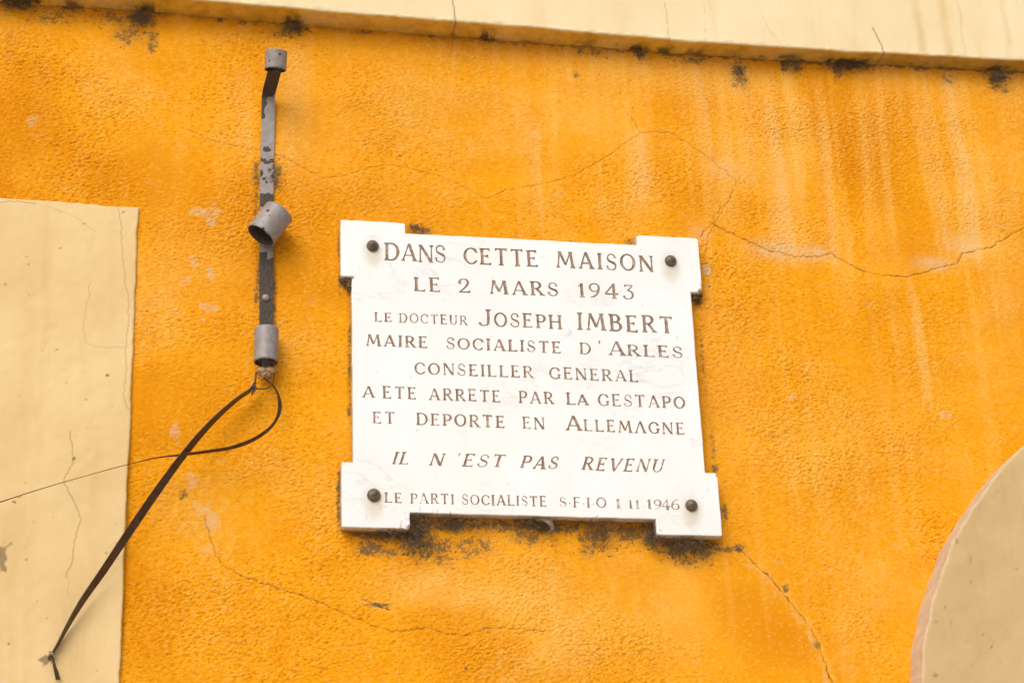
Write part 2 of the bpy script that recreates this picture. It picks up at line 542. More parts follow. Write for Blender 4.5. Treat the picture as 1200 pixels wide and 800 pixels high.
# brush strokes running up to the right, low in the middle
for pts, wd, a in (([(575, 812), (640, 755), (706, 700)], 5, .6), ([(590, 815), (650, 762), (700, 722)], 9, .45), ([(555, 800), (600, 765)], 6, .4), ([(470, 702), (500, 683), (528, 662)], 8, .45), ([(532, 712), (556, 696)], 6, .4), ([(760, 735), (800, 690), (815, 640)], 22, .22)):
    D = polyline_dist(XX, ZZ, XZ(pts), .0005, 7, .06)
    worn += a * np.exp(-(D / (wd * .00145)) ** 2) * np.clip(.55 + .5 * np.tanh(brush), 0, 1.1)
worn += .40 * nearcrack
chalk = .8 * (gs(905, 292, 28, 12) + gs(955, 297, 22, 10) + gs(1130, 288, 20, 12) + gs(1095, 310, 26, 10)) + np.clip(.55 + .3 * lump2 + .2 * lump, 0, 1.2) * (.55 * column(1112, 100, 296, 9) + .5 * column(905, 130, 298, 11) + .5 * column(747, 165, 225, 9) + .5 * column(958, 150, 300, 6) + .35 * column(1080, 90, 290, 5) + .35 * column(820, 90, 190, 10) + .3 * column(626, 150, 240, 5) + .25 * column(875, 90, 210, 8) + .25 * column(1067, 330, 470, 4) + .2 * column(340, 70, 190, 12) + .2 * column(285, 90, 170, 8))
chalk += .5 * (gs(850, 200, 18, 14) + gs(820, 275, 12, 14))
cw = polyline_dist(XX, ZZ, XZ([(x - 4, y + 5) for x, y in crack_lines[5][0]]), .002, 5)
chalk += .5 * np.exp(-(cw / .003) ** 2) * sstep(speck + speck2, -.2, .9)
for px, py, r in ((232, 250, 7), (247, 252, 9), (227, 308, 6), (242, 360, 8), (36, 143, 6), (238, 595, 9), (248, 610, 9), (240, 642, 5), (225, 565, 8), (205, 505, 9), (215, 330, 6), (246, 325, 5), (1110, 485, 7), (930, 465, 5), (668, 500, 0.1)):
    gq = gs(px, py, r * 1.15)
    chalk += .55 * sstep(gq + .16 * speck2 + .06 * speck, .42, .62) * (gq > .08)
chalk += .7 * sstep(speck2 + .25 * speck + 1.7 * gs(235, 330, 60, 150), 3.75, 4.1)
deep = .55 * sstep(-blot + .5 * big, .15, 1.8) + .30 * sstep(-wash2 - .3 * wash, .4, 1.9) * sstep(ZZ, 2.9, 3.2) * (.35 + .65 * sstep(XX, -.2, .3))
for px, py, rx, rz, a in ((20, 170, 80, 80, .8), (1020, 190, 55, 90, .38), (1185, 330, 60, 120, .6), (860, 240, 30, 30, .4), (500, 140, 80, 40, .4), (470, 235, 70, 25, .45), (130, 215, 60, 20, .3), (1040, 560, 60, 40, .25), (640, 190, 40, 50, .3), (300, 230, 30, 40, .15),
                          (180, 330, 14, 150, .35), (165, 600, 12, 200, .3), (1060, 430, 40, 30, .35), (930, 740, 60, 60, .4), (880, 690, 30, 40, .3), (260, 560, 60, 50, .2), (1190, 130, 30, 50, .4), (12, 45, 10, 12, .9), (10, 62, 6, 8, .8), (52, 92, 3, 8, .7), (238, 60, 4, 14, .6), (232, 108, 5, 12, .5)):  # tall thin pair here paints the panel's soft shade beside its edge
    deep += a * gs(px, py, rx, rz) * (.8 + .3 * np.tanh(mid))
dirt = np.zeros_like(XX)
def mould_shade_spot(px, py, rx, rz, a, thr=.55):
    global dirt
    f = gs(px, py, rx, rz)
    k = (f * 1.05 + .34 * mould - .62 + .28 * (a - .7) * 2)
    dirt = np.maximum(dirt, (.66 + .30 * a) * sstep(k, 0, .30) * sstep(f, .015, .12))
    dirt = np.maximum(dirt, .50 * a * sstep(f + .10 * speck2, .12, .95))
for s in ((20, 3, 24, 9, .95), (85, 9, 16, 9, .9), (165, 22, 20, 15, .95), (178, 48, 9, 18, .6), (150, 40, 26, 18, .5), (345, 31, 15, 10, .95), (330, 38, 20, 9, .5), (258, 22, 5, 5, .9), (570, 45, 7, 5, .95), (505, 42, 5, 5, .6), (285, 25, 9, 5, .5),
          (660, 52, 7, 6, .6), (750, 63, 9, 10, .95), (780, 63, 10, 6, .8), (675, 88, 4, 6, .55), (693, 62, 30, 9, .45), (865, 84, 9, 9, .9), (868, 95, 14, 16, .45), (918, 80, 5, 8, .9), (935, 80, 5, 8, .85), (925, 72, 12, 6, .8), (980, 82, 7, 13, .95), (1005, 78, 26, 7, .85), (1080, 80, 20, 5, .6),
          (1168, 92, 15, 9, .95), (1172, 104, 18, 9, .4), (1110, 92, 12, 12, .3), (810, 72, 20, 6, .5), (425, 38, 25, 4, .45), (115, 12, 12, 6, .5), (60, 20, 40, 14, .3), (128, 20, 30, 12, .4)):
    mould_shade_spot(*s)
for s in ((450, 626, 34, 10, .8), (432, 641, 16, 10, .75), (452, 647, 20, 8, .5), (488, 628, 17, 22, 1.0), (505, 640, 26, 16, .7), (530, 616, 40, 8, .9), (600, 616, 40, 9, .85), (650, 618, 30, 9, .9), (620, 628, 26, 12, .6), (700, 628, 26, 20, .75), (690, 640, 12, 18, .5),
          (745, 624, 24, 14, .8), (762, 632, 12, 12, .95), (790, 640, 20, 12, .95), (822, 640, 18, 12, 1.0), (826, 650, 10, 9, .8), (848, 643, 20, 4, .7), (865, 641, 8, 6, .95), (805, 655, 22, 10, .5), (556, 640, 30, 16, .4), (520, 655, 20, 10, .3),
          (398, 330, 3, 12, .8), (397, 290, 3, 20, .7), (397, 590, 3, 30, .7), (398, 560, 3, 12, .8), (410, 430, 3, 70, .55), (410, 400, 3, 8, .9), (409, 480, 3, 8, .9), (818, 350, 6, 10, .9), (824, 420, 3, 60, .35), (836, 520, 3, 25, .5), (838, 548, 5, 6, .8), (849, 600, 6, 12, .6),  # strips down the plaque's left side paint the gap's shadow into the dirt mask
          (485, 268, 8, 5, .95), (500, 271, 9, 5, .7), (670, 283, 5, 2, .8), (738, 283, 8, 5, .6), (300, 205, 5, 20, .6), (323, 205, 6, 22, .7), (300, 240, 3, 40, .5), (303, 330, 4, 40, .5), (321, 340, 4, 60, .45), (300, 348, 5, 10, .7),
          (215, 577, 6, 5, .75), (213, 582, 3, 5, .6), (443, 708, 14, 3, .8), (921, 689, 4, 5, .9), (957, 756, 4, 5, .9), (848, 320, 1, 1, .1), (832, 335, 1.6, 1.6, .9), (469, 182, 1.6, 1.6, .8)):
    mould_shade_spot(*s)
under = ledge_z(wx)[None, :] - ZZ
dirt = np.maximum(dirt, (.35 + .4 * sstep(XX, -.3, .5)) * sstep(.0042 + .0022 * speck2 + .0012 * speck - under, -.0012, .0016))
worn += .25 * np.exp(-(under / .03) ** 2) * sstep(wash, -.2, 1.2)
# scattered tiny pits and fly specks; a grey brown smear low on the left and right
dirt = np.maximum(dirt, .7 * sstep(speck + .12 * blot, 3.3, 3.6))
smear = sstep(lump2 + .55 * lump, .5, 1.6) * (.55 * gs(255, 690, 40, 90) + .4 * gs(1000, 640, 90, 100) + .35 * gs(870, 420, 60, 120) + .35 * gs(1010, 150, 90, 50) + .25 * gs(450, 230, 80, 80) + .25 * gs(690, 760, 80, 40))
chalk = np.maximum(chalk, smear * .8)
# the small grey repair beside the plaque's top right corner: an outline of dirt round a chalky core
rp = gs(828, 316, 6.5, 7.5) + .05 * speck
chalk += .9 * sstep(rp, .34, .42)
dirt = np.maximum(dirt, .55 * np.exp(-((rp - .36) / .07) ** 2))
# brushed-over lower right: flatter wall beside the long crack
flat = np.clip(1.1 * gs(935, 740, 45, 90), 0, .8)
H = H * (1 - flat) + .0022 * big * flat
# top and bottom rows turn back so the wall has thickness
Y = -H
V = np.stack([XX, Y, ZZ], -1)
V[:, 0, 1] = .35; V[:, -1, 1] = .35; V[-1, :, 1] = .35
# the wall surface stops just under the band, tucked behind its underside
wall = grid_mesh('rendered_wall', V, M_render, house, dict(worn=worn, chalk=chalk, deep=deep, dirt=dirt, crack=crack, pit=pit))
del V, XX, ZZ, H, Y

# ------------------------------------------------------------------ the cream band above (underside, rounded arris, face)
bx_ = axis(-1.02, 1.14, .002, -5.0, 5.0)
prof = [(.012, 0)] + [(k / 14, 0) for k in range(0, 14)]               # fraction of depth, height above the ledge line
rows = []
zl, dl = ledge_z(bx_), ledge_d(bx_)
nA = samp(gnoise(.05, .05, 0), bx_, np.array([0.0]))[0]
nB = samp(gnoise(.012, .012, 0), bx_, np.array([.3]))[0]
zl = zl + .0005 * nA + .0003 * nB
for k in range(19):
    f = -.35 + 1.35 * k / 18
    rows.append((bx_, -dl * f + (.0 if f > 0 else 0), zl - .0 * f))
rr = .0045
for k in range(1, 6):
    a = k / 5 * math.pi / 2
    rows.append((bx_, -dl - rr * math.sin(a) + .0006 * nB, zl + rr * (1 - math.cos(a))))
hts = list(np.arange(.0065, .20, .002)) + [.21, .225, .25, .3, .4, .6, 1, 1.6, 2.4, 3.2]
for h in hts: rows.append((bx_, -dl - rr, zl + h))
rows.append((bx_, 0 * bx_ + .35, zl + 3.2))
VB = np.array([np.stack(r, -1) for r in rows])
VB[:, 0, 1] = .35; VB[:, -1, 1] = .35
BX, BZ = VB[..., 0], VB[..., 2]
nr, nc = BX.shape
rowi = np.arange(nr)[:, None] + 0 * BX
nz_ = samp(gnoise(.012, .009, 0), bx_, np.arange(nr) * .002)
nz2 = samp(gnoise(.06, .04, 0), bx_, np.arange(nr) * .002)
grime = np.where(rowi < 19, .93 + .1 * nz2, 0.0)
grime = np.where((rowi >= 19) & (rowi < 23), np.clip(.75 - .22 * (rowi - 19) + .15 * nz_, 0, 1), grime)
def bpt(px, d=.03): return P(px, 45, d)[0]
dirtb = np.zeros_like(BX)
for px, wd, a in ((20, 30, .9), (85, 14, .7), (170, 16, .8), (345, 12, .75), (570, 8, .8), (750, 12, .9), (780, 12, .8), (925, 20, .8), (1000, 45, .9), (1080, 25, .7), (1168, 16, .9), (815, 20, .6), (690, 18, .4)):
    f = np.exp(-((BX - bpt(px)) / (wd * .00145)) ** 2)
    dirtb = np.maximum(dirtb, a * sstep(f * 1.3 + .35 * nz_ + .12 * nB, .6, 1.15) * (rowi < 19) * (1 - .85 * sstep(rowi, 7, 16)))
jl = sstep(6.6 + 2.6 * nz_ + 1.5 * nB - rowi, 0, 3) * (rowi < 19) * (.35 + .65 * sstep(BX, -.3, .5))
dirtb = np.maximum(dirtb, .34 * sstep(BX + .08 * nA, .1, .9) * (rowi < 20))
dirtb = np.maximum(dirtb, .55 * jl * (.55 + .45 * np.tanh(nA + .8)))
strk = np.zeros_like(BX)
def fade(px, wd, a, jig=.0):
    global strk
    strk = np.maximum(strk, a * np.exp(-((BX - bpt(px) - .0025 * nz2) / (wd * .00145)) ** 2) * (rowi > 20) * (.6 + .25 * np.tanh(nz2)))
for s in ((1076, 6, .55), (1108, 7, .6), (1126, 2, .5), (1178, 5, .35), (725, 14, .16), (950, 12, .14), (1000, 20, .16), (560, 20, .10), (1130, 40, .12), (870, 20, .1), (330, 20, .08), (30, 60, .1)): fade(*s)
crb = np.zeros_like(BX)
def bcrack(x0, x1, ztop, wmm, stg, seed):
    global crb
    rg = np.random.default_rng(seed)
    hh = np.arange(0, ztop, .006)
    x = bpt(x0) + (bpt(x1) - bpt(x0)) * hh / ztop + np.cumsum(rg.normal(0, .0009, len(hh)))
    base = zl[np.abs(bx_ - bpt(x0)).argmin()]
    cx = np.interp(BZ - base, hh, x)
    D = np.abs(BX - cx)
    m = (BZ - base > -.03) & (BZ - base < ztop)
    crb = np.maximum(crb, np.where(m, (1 - sstep(D, wmm * .0006, wmm * .002)) * stg, 0))
bcrack(532, 530, .2, .85, .85, 3); bcrack(1031, 1022, .055, .85, .9, 4); bcrack(782, 779, .09, .6, .4, 5); bcrack(823, 822, .10, .5, .3, 6); bcrack(915, 893, .07, .5, .3, 8)
grid_mesh('upper_band', VB, M_band, house, dict(grime=grime, dirt=dirtb, streak=strk, crack=crb))

# ------------------------------------------------------------------ plates cut by a distance field: plaque, panel, arch
def march(F, us, vs, flat=None):
    """cells of a lattice where F < 0, cut along F = 0.
    flat: boolean mask of cells that may merge into long runs.
    returns verts (u, v, iu, iv), faces, cut segments"""
    nv, nu = F.shape
    ins = F < 0
    cnt = ins[:-1, :-1].astype(int) + ins[:-1, 1:] + ins[1:, 1:] + ins[1:, :-1]
    vid, verts, faces, segs = {}, [], [], []
    def gv(j, i):
        k = (j, i)
        if k not in vid:
            vid[k] = len(verts); verts.append((us[i], vs[j]))
        return vid[k]
    def ev(j0, i0, j1, i1):
        if (j0, i0) > (j1, i1): j0, i0, j1, i1 = j1, i1, j0, i0
        k = (j0, i0, j1, i1)
        if k not in vid:
            a, b = F[j0, i0], F[j1, i1]
            t = min(max(a / (a - b), .02), .98)
            vid[k] = len(verts)
            verts.append((us[i0] + (us[i1] - us[i0]) * t, vs[j0] + (vs[j1] - vs[j0]) * t))
        return vid[k]
    full = cnt == 4
    for j in range(nv - 1):
        row = full[j]
        idx = np.flatnonzero(row)
        if len(idx):
            if flat is None:
                for i in idx: faces.append((gv(j, i), gv(j, i + 1), gv(j + 1, i + 1), gv(j + 1, i)))
            else:
                fl = flat[j]
                i = 0; n = len(idx)
                while i < n:
                    a = idx[i]; e = i
                    if fl[a]:
                        while e + 1 < n and idx[e + 1] == idx[e] + 1 and fl[idx[e + 1]]: e += 1
                    b = idx[e] + 1
                    faces.append((gv(j, a), gv(j, b), gv(j + 1, b), gv(j + 1, a)))
                    i = e + 1
        for i in np.flatnonzero((cnt[j] > 0) & (cnt[j] < 4)):
            c = ((j, i), (j, i + 1), (j + 1, i + 1), (j + 1, i))
            poly, cuts = [], []
            for k in range(4):
                a, b = c[k], c[(k + 1) % 4]
                if ins[a]: poly.append(gv(*a))
                if ins[a] != ins[b]:
                    e = ev(*a, *b); poly.append(e); cuts.append((e, ins[a]))
            if len(poly) >= 3: faces.append(tuple(poly))
            if len(cuts) == 2:
                (e0, o0), (e1, o1) = cuts
                segs.append((e0, e1) if o0 else (e1, e0))
            elif len(cuts) == 4:
                for q in (0, 2):
                    (e0, o0), (e1, o1) = cuts[q], cuts[(q + 1) % 4]
                    segs.append((e0, e1) if o0 else (e1, e0))
    return np.array(verts), faces, segs

def add_attr(me, name, vals):
    at = me.attributes.new(name, 'FLOAT', 'POINT')
    at.data.foreach_set('value', np.clip(vals, 0, 1).astype(np.float32))

def rect_sdf(X, Z, x0, x1, z0, z1, r=0.0):
    qx = np.abs(X - (x0 + x1) / 2) - (x1 - x0) / 2 + r
    qz = np.abs(Z - (z0 + z1) / 2) - (z1 - z0) / 2 + r
    return np.hypot(np.maximum(qx, 0), np.maximum(qz, 0)) + np.minimum(np.maximum(qx, qz), 0) - r

def grid_interp(A, us, vs, pts):
    fu = np.clip((pts[:, 0] - us[0]) / (us[1] - us[0]), 0, len(us) - 1.001)
    fv = np.clip((pts[:, 1] - vs[0]) / (vs[1] - vs[0]), 0, len(vs) - 1.001)
    i, j = fu.astype(int), fv.astype(int); a, b = fu - i, fv - j
    return (A[j, i] * (1 - a) * (1 - b) + A[j, i + 1] * a * (1 - b) + A[j + 1, i] * (1 - a) * b + A[j + 1, i + 1] * a * b)

def round_drop(O, r):
    q = np.clip(r + O, 0, r)
    return r - np.sqrt(np.maximum(r * r - q * q, 0))

def plate_obj(name, field, us, vs, thick, back, r, mat, parent, relief=None, attrs=None, side=None):
    """raised plate: field < 0 inside, face at y = -thick, sides back to y = back"""
    vt, fc, sg = march(field, us, vs)
    O = grid_interp(field, us, vs, vt)
    y = -thick + round_drop(np.minimum(O, 0), r)
    if relief is not None: y = y - grid_interp(relief, us, vs, vt)
    V = np.column_stack([vt[:, 0], y, vt[:, 1]])
    n = len(V)
    at = {k: grid_interp(a, us, vs, vt) for k, a in (attrs or {}).items()}
    bv = {}; VB = []
    for a, b in sg:
        for q in (a, b):
            if q not in bv:       # the side has vertices of its own, so its colour and its arris stay sharp
                bv[q] = n + len(VB)
                VB.append((V[q, 0], V[q, 1], V[q, 2])); VB.append((V[q, 0], back, V[q, 2]))
    F = list(fc) + [(bv[a], bv[b], bv[b] + 1, bv[a] + 1) for a, b in sg]
    allv = np.vstack([V, np.array(VB)])
    me = bpy.data.meshes.new(name)
    me.from_pydata(allv.tolist(), [], F)
    me.update()
    for k in at:
        extra = np.full(len(VB), (side or {}).get(k, 0.0))
        add_attr(me, k, np.concatenate([at[k], extra]))
    o = link_mesh(name, me, mat, parent, True)
    return o

# left cream panel (the flat surround of a window lower down)
pe = .009
A_, B_ = P(163, 243, pe), P(140, 800, pe)
PX1 = (A_[0] + B_[0]) / 2
tz = XZ([(-60, 227), (0, 231), (80, 236.5), (163, 243)], pe)
us = np.arange(-1.25, PX1 + .012, .0014); vs = np.arange(2.15, tz[:, 1].max() + .02, .0014)
U, W_ = np.meshgrid(us, vs)
ne = samp(gnoise(.05, .05, 0), us, vs); nf = samp(gnoise(.014, .014, 0), us, vs); nk = samp(gnoise(.007, .007, 0), us, vs)
top = np.interp(U, tz[:, 0], tz[:, 1])
fld = np.maximum(U - PX1, W_ - top) + .0006 * ne + .0003 * nf
cr = np.zeros_like(U)
for k, (pts, hw, stg) in enumerate([
        ([(138, 240), (142, 262), (143, 300), (150, 348), (151, 380), (148, 400), (147, 440), (145, 468), (151, 480)], .7, .5),
        ([(82, 505), (86, 530), (84, 545), (75, 560), (80, 575), (88, 590), (95, 607), (90, 622), (86, 645), (84, 660), (77, 676)], .85, .58),
        ([(106, 330), (100, 368), (98, 385), (101, 402), (120, 406), (148, 407)], .6, .4),
        ([(0, 237), (20, 236), (42, 239)], .7, .6), ([(55, 241), (90, 255), (112, 272)], .6, .3),
        ([(80, 676), (79, 700)], .6, .3)]):
    D = polyline_dist(U, W_, XZ(pts, pe), .0010, 300 + k)
    cr = np.maximum(cr, (1 - sstep(D, hw * .0004, hw * .0019)) * stg * .85)
dp = np.zeros_like(U)
for px, py, rx, rz, a in ((2, 655, 7, 14, .75), (17, 588, 3, 2, .9), (31, 655, 2, 2, .6), (22, 582, 4, 1, .5), (54, 772, 6, 5, .8)):
    c = P(px, py, pe)
    f = np.exp(-(((U - c[0]) / (rx * .00145)) ** 2 + ((W_ - c[2]) / (rz * .00145)) ** 2))
    dp = np.maximum(dp, a * sstep(f + .15 * nk, .35, .6))
dp = np.maximum(dp, .55 * sstep(nk, 3.0, 3.5))
edge = np.exp(-((fld + .001) / .0035) ** 2) * sstep(nf, .2, 1.4)
gm = np.clip(.35 * edge + .0 * U, 0, 1)
sk = np.zeros_like(U)
c = P(52, 700, pe)
for px, wd, a, yt in ((40, 9, .18, 300), (115, 6, .14, 480), (60, 6, .12, 260), (20, 14, .15, 420), (90, 20, .12, 600)):
    q = P(px, yt, pe)
    sk = np.maximum(sk, a * np.exp(-((U - q[0] - .004 * ne) / (wd * .00145)) ** 2) * (1 - sstep(W_, q[2] - .1, q[2])))
plate_obj('cream_panel', fld, us, vs, pe, .01, .003, M_panel, house, .0003 * ne + .00012 * nf, dict(crack=cr, dirt=dp * .8, grime=gm, streak=sk, rim=0 * U), dict(rim=.8))

# right blind arch: circle fitted to the curve of its edge
ad = .055
outer = XZ([(1200, 520.6), (1169, 549), (1137.5, 586), (1113, 627.5), (1092.5, 672.5), (1079, 714), (1067, 777)], 0.0)
inner = XZ([(1200, 530), (1160, 569), (1134, 607), (1115, 640.6), (1100, 687.5), (1085, 740), (1075.6, 800)], ad)
both = (outer + 0) 
Aq = np.column_stack([2 * both[:, 0], 2 * both[:, 1], np.ones(len(both))]); bq = (both ** 2).sum(1)
cx, cz, cc = np.linalg.lstsq(Aq, bq, rcond=None)[0]
cr_ = math.sqrt(cc + cx * cx + cz * cz)
print('arch', cx, cz, cr_, 'inner r', np.hypot(inner[:, 0] - cx, inner[:, 1] - cz), 'outer r', np.hypot(outer[:, 0] - cx, outer[:, 1] - cz))
ang = np.degrees(np.arctan2(both[:, 1] - cz, both[:, 0] - cx)); print('ang', ang)
us = np.arange(cx - cr_ - .01, cx + cr_ + .012, .004); vs = np.arange(1.4, cz + cr_ + .012, .004)
U, W_ = np.meshgrid(us, vs)
ne = samp(gnoise(.05, .05, 0), us, vs); nf = samp(gnoise(.016, .016, 0), us, vs); nk = samp(gnoise(.010, .010, 0), us, vs)
fld = np.where(W_ > cz, np.hypot(U - cx, W_ - cz) - cr_, np.abs(U - cx) - cr_) + .0010 * ne + .0004 * nf
dp = np.zeros_like(U)
for px, py, rx, rz, a in ((1122, 633, 4, 2, .5), (1137, 654, 1.2, 6, .25), (1096, 790, 3, 2, .5), (1162, 758, 2, 2, .6), (1108, 713, 2, 2, .4), (1192, 665, 3, 1.5, .4)):
    c = P(px, py, ad)
    f = np.exp(-(((U - c[0]) / (rx * .00145)) ** 2 + ((W_ - c[2]) / (rz * .00145)) ** 2))
    dp = np.maximum(dp, a * sstep(f + .15 * nk, .3, .6))
sk = .35 * sstep(ne, .3, 1.6) * np.exp(-((fld + .07) / .035) ** 2)
side_soil = np.exp(-((fld) / .004) ** 2) * .35
plate_obj('blind_arch', fld, us, vs, ad, .01, .002, M_arch, house, .0006 * ne + .00015 * nf, dict(crack=0 * U, dirt=dp, grime=0 * U, streak=sk, rim=sstep(fld, -.0022, -.0006)), dict(rim=1.0))

# ------------------------------------------------------------------ the marble plaque
def Q(x, y): return P(x, y, PT)[[0, 2]]
pcx, pcz = 0.0, Z0
plaque = thing('memorial_plaque', 'white marble memorial plaque with engraved brown capitals fixed to the orange wall', 'plaque', (pcx, 0, pcz))
GS = .0005
pus = np.arange(-.316, .3161, GS); pvs = np.arange(-.278, .2781, GS)
PU, PV = np.meshgrid(pus, pvs)
def q2(x, y):
    a = Q(x, y); return a[0] - pcx, a[1] - pcz
x_l, z_t = q2(399, 257); x_r, _ = q2(818, 278); _, z_b = q2(400, 617.5)
x_r2, z_b2 = q2(847, 628)
x_r = (x_r + x_r2) / 2
tl_b = q2(399.5, 323.5); tl_r = q2(475.3, 261); nt_l = q2(476, 273)
tr_l = q2(746, 275); nt_r = q2(745.5, 287); tr_b = q2(822, 343)
bl_t = q2(400.5, 540.5); bl_r = q2(481, 619.5); nb_l = q2(481, 601)
br_t = q2(842, 554); br_l = q2(770, 628); nb_r = q2(770, 608)
bd_l = q2(413, 430)[0]; bd_r1 = q2(808, 343)[0]; bd_r2 = q2(828.5, 553)[0]
print('plaque', x_l, x_r, z_t, z_b, z_b2, bd_l, bd_r1, bd_r2, nt_l, nt_r, nb_l, nb_r)
rc = .0035
body_t = (nt_l[1] + nt_r[1]) / 2; body_b = (nb_l[1] + nb_r[1]) / 2
sn = samp(gnoise(.03, .03, 0), pus, pvs); sf = samp(gnoise(.008, .008, 0), pus, pvs)
O = rect_sdf(PU, PV, bd_l, (bd_r1 + bd_r2) / 2, body_b, body_t)
for (x0, x1, z0, z1) in ((x_l, tl_r[0], tl_b[1], z_t), (tr_l[0], x_r, tr_b[1], z_t), (x_l, bl_r[0], z_b, bl_t[1]), (br_l[0], x_r, z_b2, br_t[1])):
    O = np.minimum(O, rect_sdf(PU, PV, x0, x1, z0, z1, rc))
O = O + .00022 * sn + .00008 * sf
# broken corners: the lower outer corner of the upper right tab, nicks elsewhere
chip = np.zeros_like(O)
for (px, py, r, dep) in ((824, 346, .013, .012), (821.5, 334, .0035, .0015), (478, 262, .004, .003), (481, 618, .007, .005), (842, 556, .004, .003), (401, 619, .004, .003), (600, 605, .004, .002), (700, 607, .005, .002), (414, 326, .003, .003), (771, 627, .003, .003), (747, 276, .004, .003)):
    c = q2(px, py)
    d = np.hypot(PU - c[0], PV - c[1]) + .0012 * sf
    chip = np.maximum(chip, dep * (1 - sstep(d, r * .25, r)))
O = np.maximum(O, np.where(chip > .008, .0006 - (0.012 - chip) * .3, -1))

# ---- capitals, drawn as strokes with wedge serifs, one unit = cap height
T_, t_ = .160, .086
def Vs(x0, y0, x1, y1, w, f0=0, f1=0):
    def f(x, y):
        lo, hi = min(y0, y1), max(y0, y1)
        fl, fh = (f0, f1) if y0 < y1 else (f1, f0)
        tt = (y - y0) / (y1 - y0)
        c = x0 + (x1 - x0) * np.clip(tt, -.2, 1.2)
        k = (y1 - y0) / math.hypot(y1 - y0, x1 - x0)
        hw = w / 2 / abs(k)
        hw = hw + .095 * fl * np.clip(1 - (y - lo) / .17, 0, 1) ** 1.8 + .095 * fh * np.clip(1 - (hi - y) / .17, 0, 1) ** 1.8
        return np.maximum(np.maximum((np.abs(x - c) - hw) * abs(k), lo - y), y - hi)
    return f
def Hs(x0, y0, x1, y1, w, f0=0, f1=0):
    def f(x, y):
        c = y0 + (y1 - y0) * (x - x0) / (x1 - x0)
        a = f0 * np.clip(1 - (x - x0) / .15, 0, 1) ** 1.6 + f1 * np.clip(1 - (x1 - x) / .15, 0, 1) ** 1.6
        up = .5 * w + .115 * a * (1 if y0 < .7 else .25)
        dn = .5 * w + .115 * a * (1 if y0 > .3 else .25)
        return np.maximum(np.maximum(np.where(y > c, y - c - up, c - y - dn), x0 - x), x - x1)
    return f
def Cs(pts):
    def f(x, y):
        D = np.full(x.shape, 9.0)
        for (ax, ay, aw), (bx, by, bw) in zip(pts[:-1], pts[1:]):
            dx, dy = bx - ax, by - ay
            t = np.clip(((x - ax) * dx + (y - ay) * dy) / (dx * dx + dy * dy + 1e-9), 0, 1)
            D = np.minimum(D, np.hypot(x - ax - t * dx, y - ay - t * dy) - (aw + (bw - aw) * t) / 2)
        return D
    return f
def arc(cx, cy, rx, ry, a0, a1, n=26, T=T_, t=t_, pw=1.6):
    o = []
    for k in range(n + 1):
        a = math.radians(a0 + (a1 - a0) * k / n)
        o.append((cx + rx * math.cos(a), cy + ry * math.sin(a), t + (T - t) * abs(math.cos(a)) ** pw))
    return o
def bowl(x0, yt, yb, xr):
    ry = (yt - yb) / 2; cy = (yt + yb) / 2; xm = max(x0 + .1, xr - ry * .95)
    return Cs([(x0, yt, t_)] + arc(xm, cy, xr - xm, ry, 90, -90, 18) + [(x0, yb, t_)])
stem = lambda x, w=T_: Vs(x, 0, x, 1, w, 1, 1)
def s_spine():
    a = arc(.31, .735, .205, .225, 35, 245, 18, .10, .07)
    b = arc(.30, .255, .235, .22, 75, -145, 18, .10, .07)
    p = a + b
    out = []
    for k, (x, y, w) in enumerate(p):
        m = math.exp(-((y - .5) / .2) ** 2)
        out.append((x, y, .07 + .075 * m))
    return Cs(out)
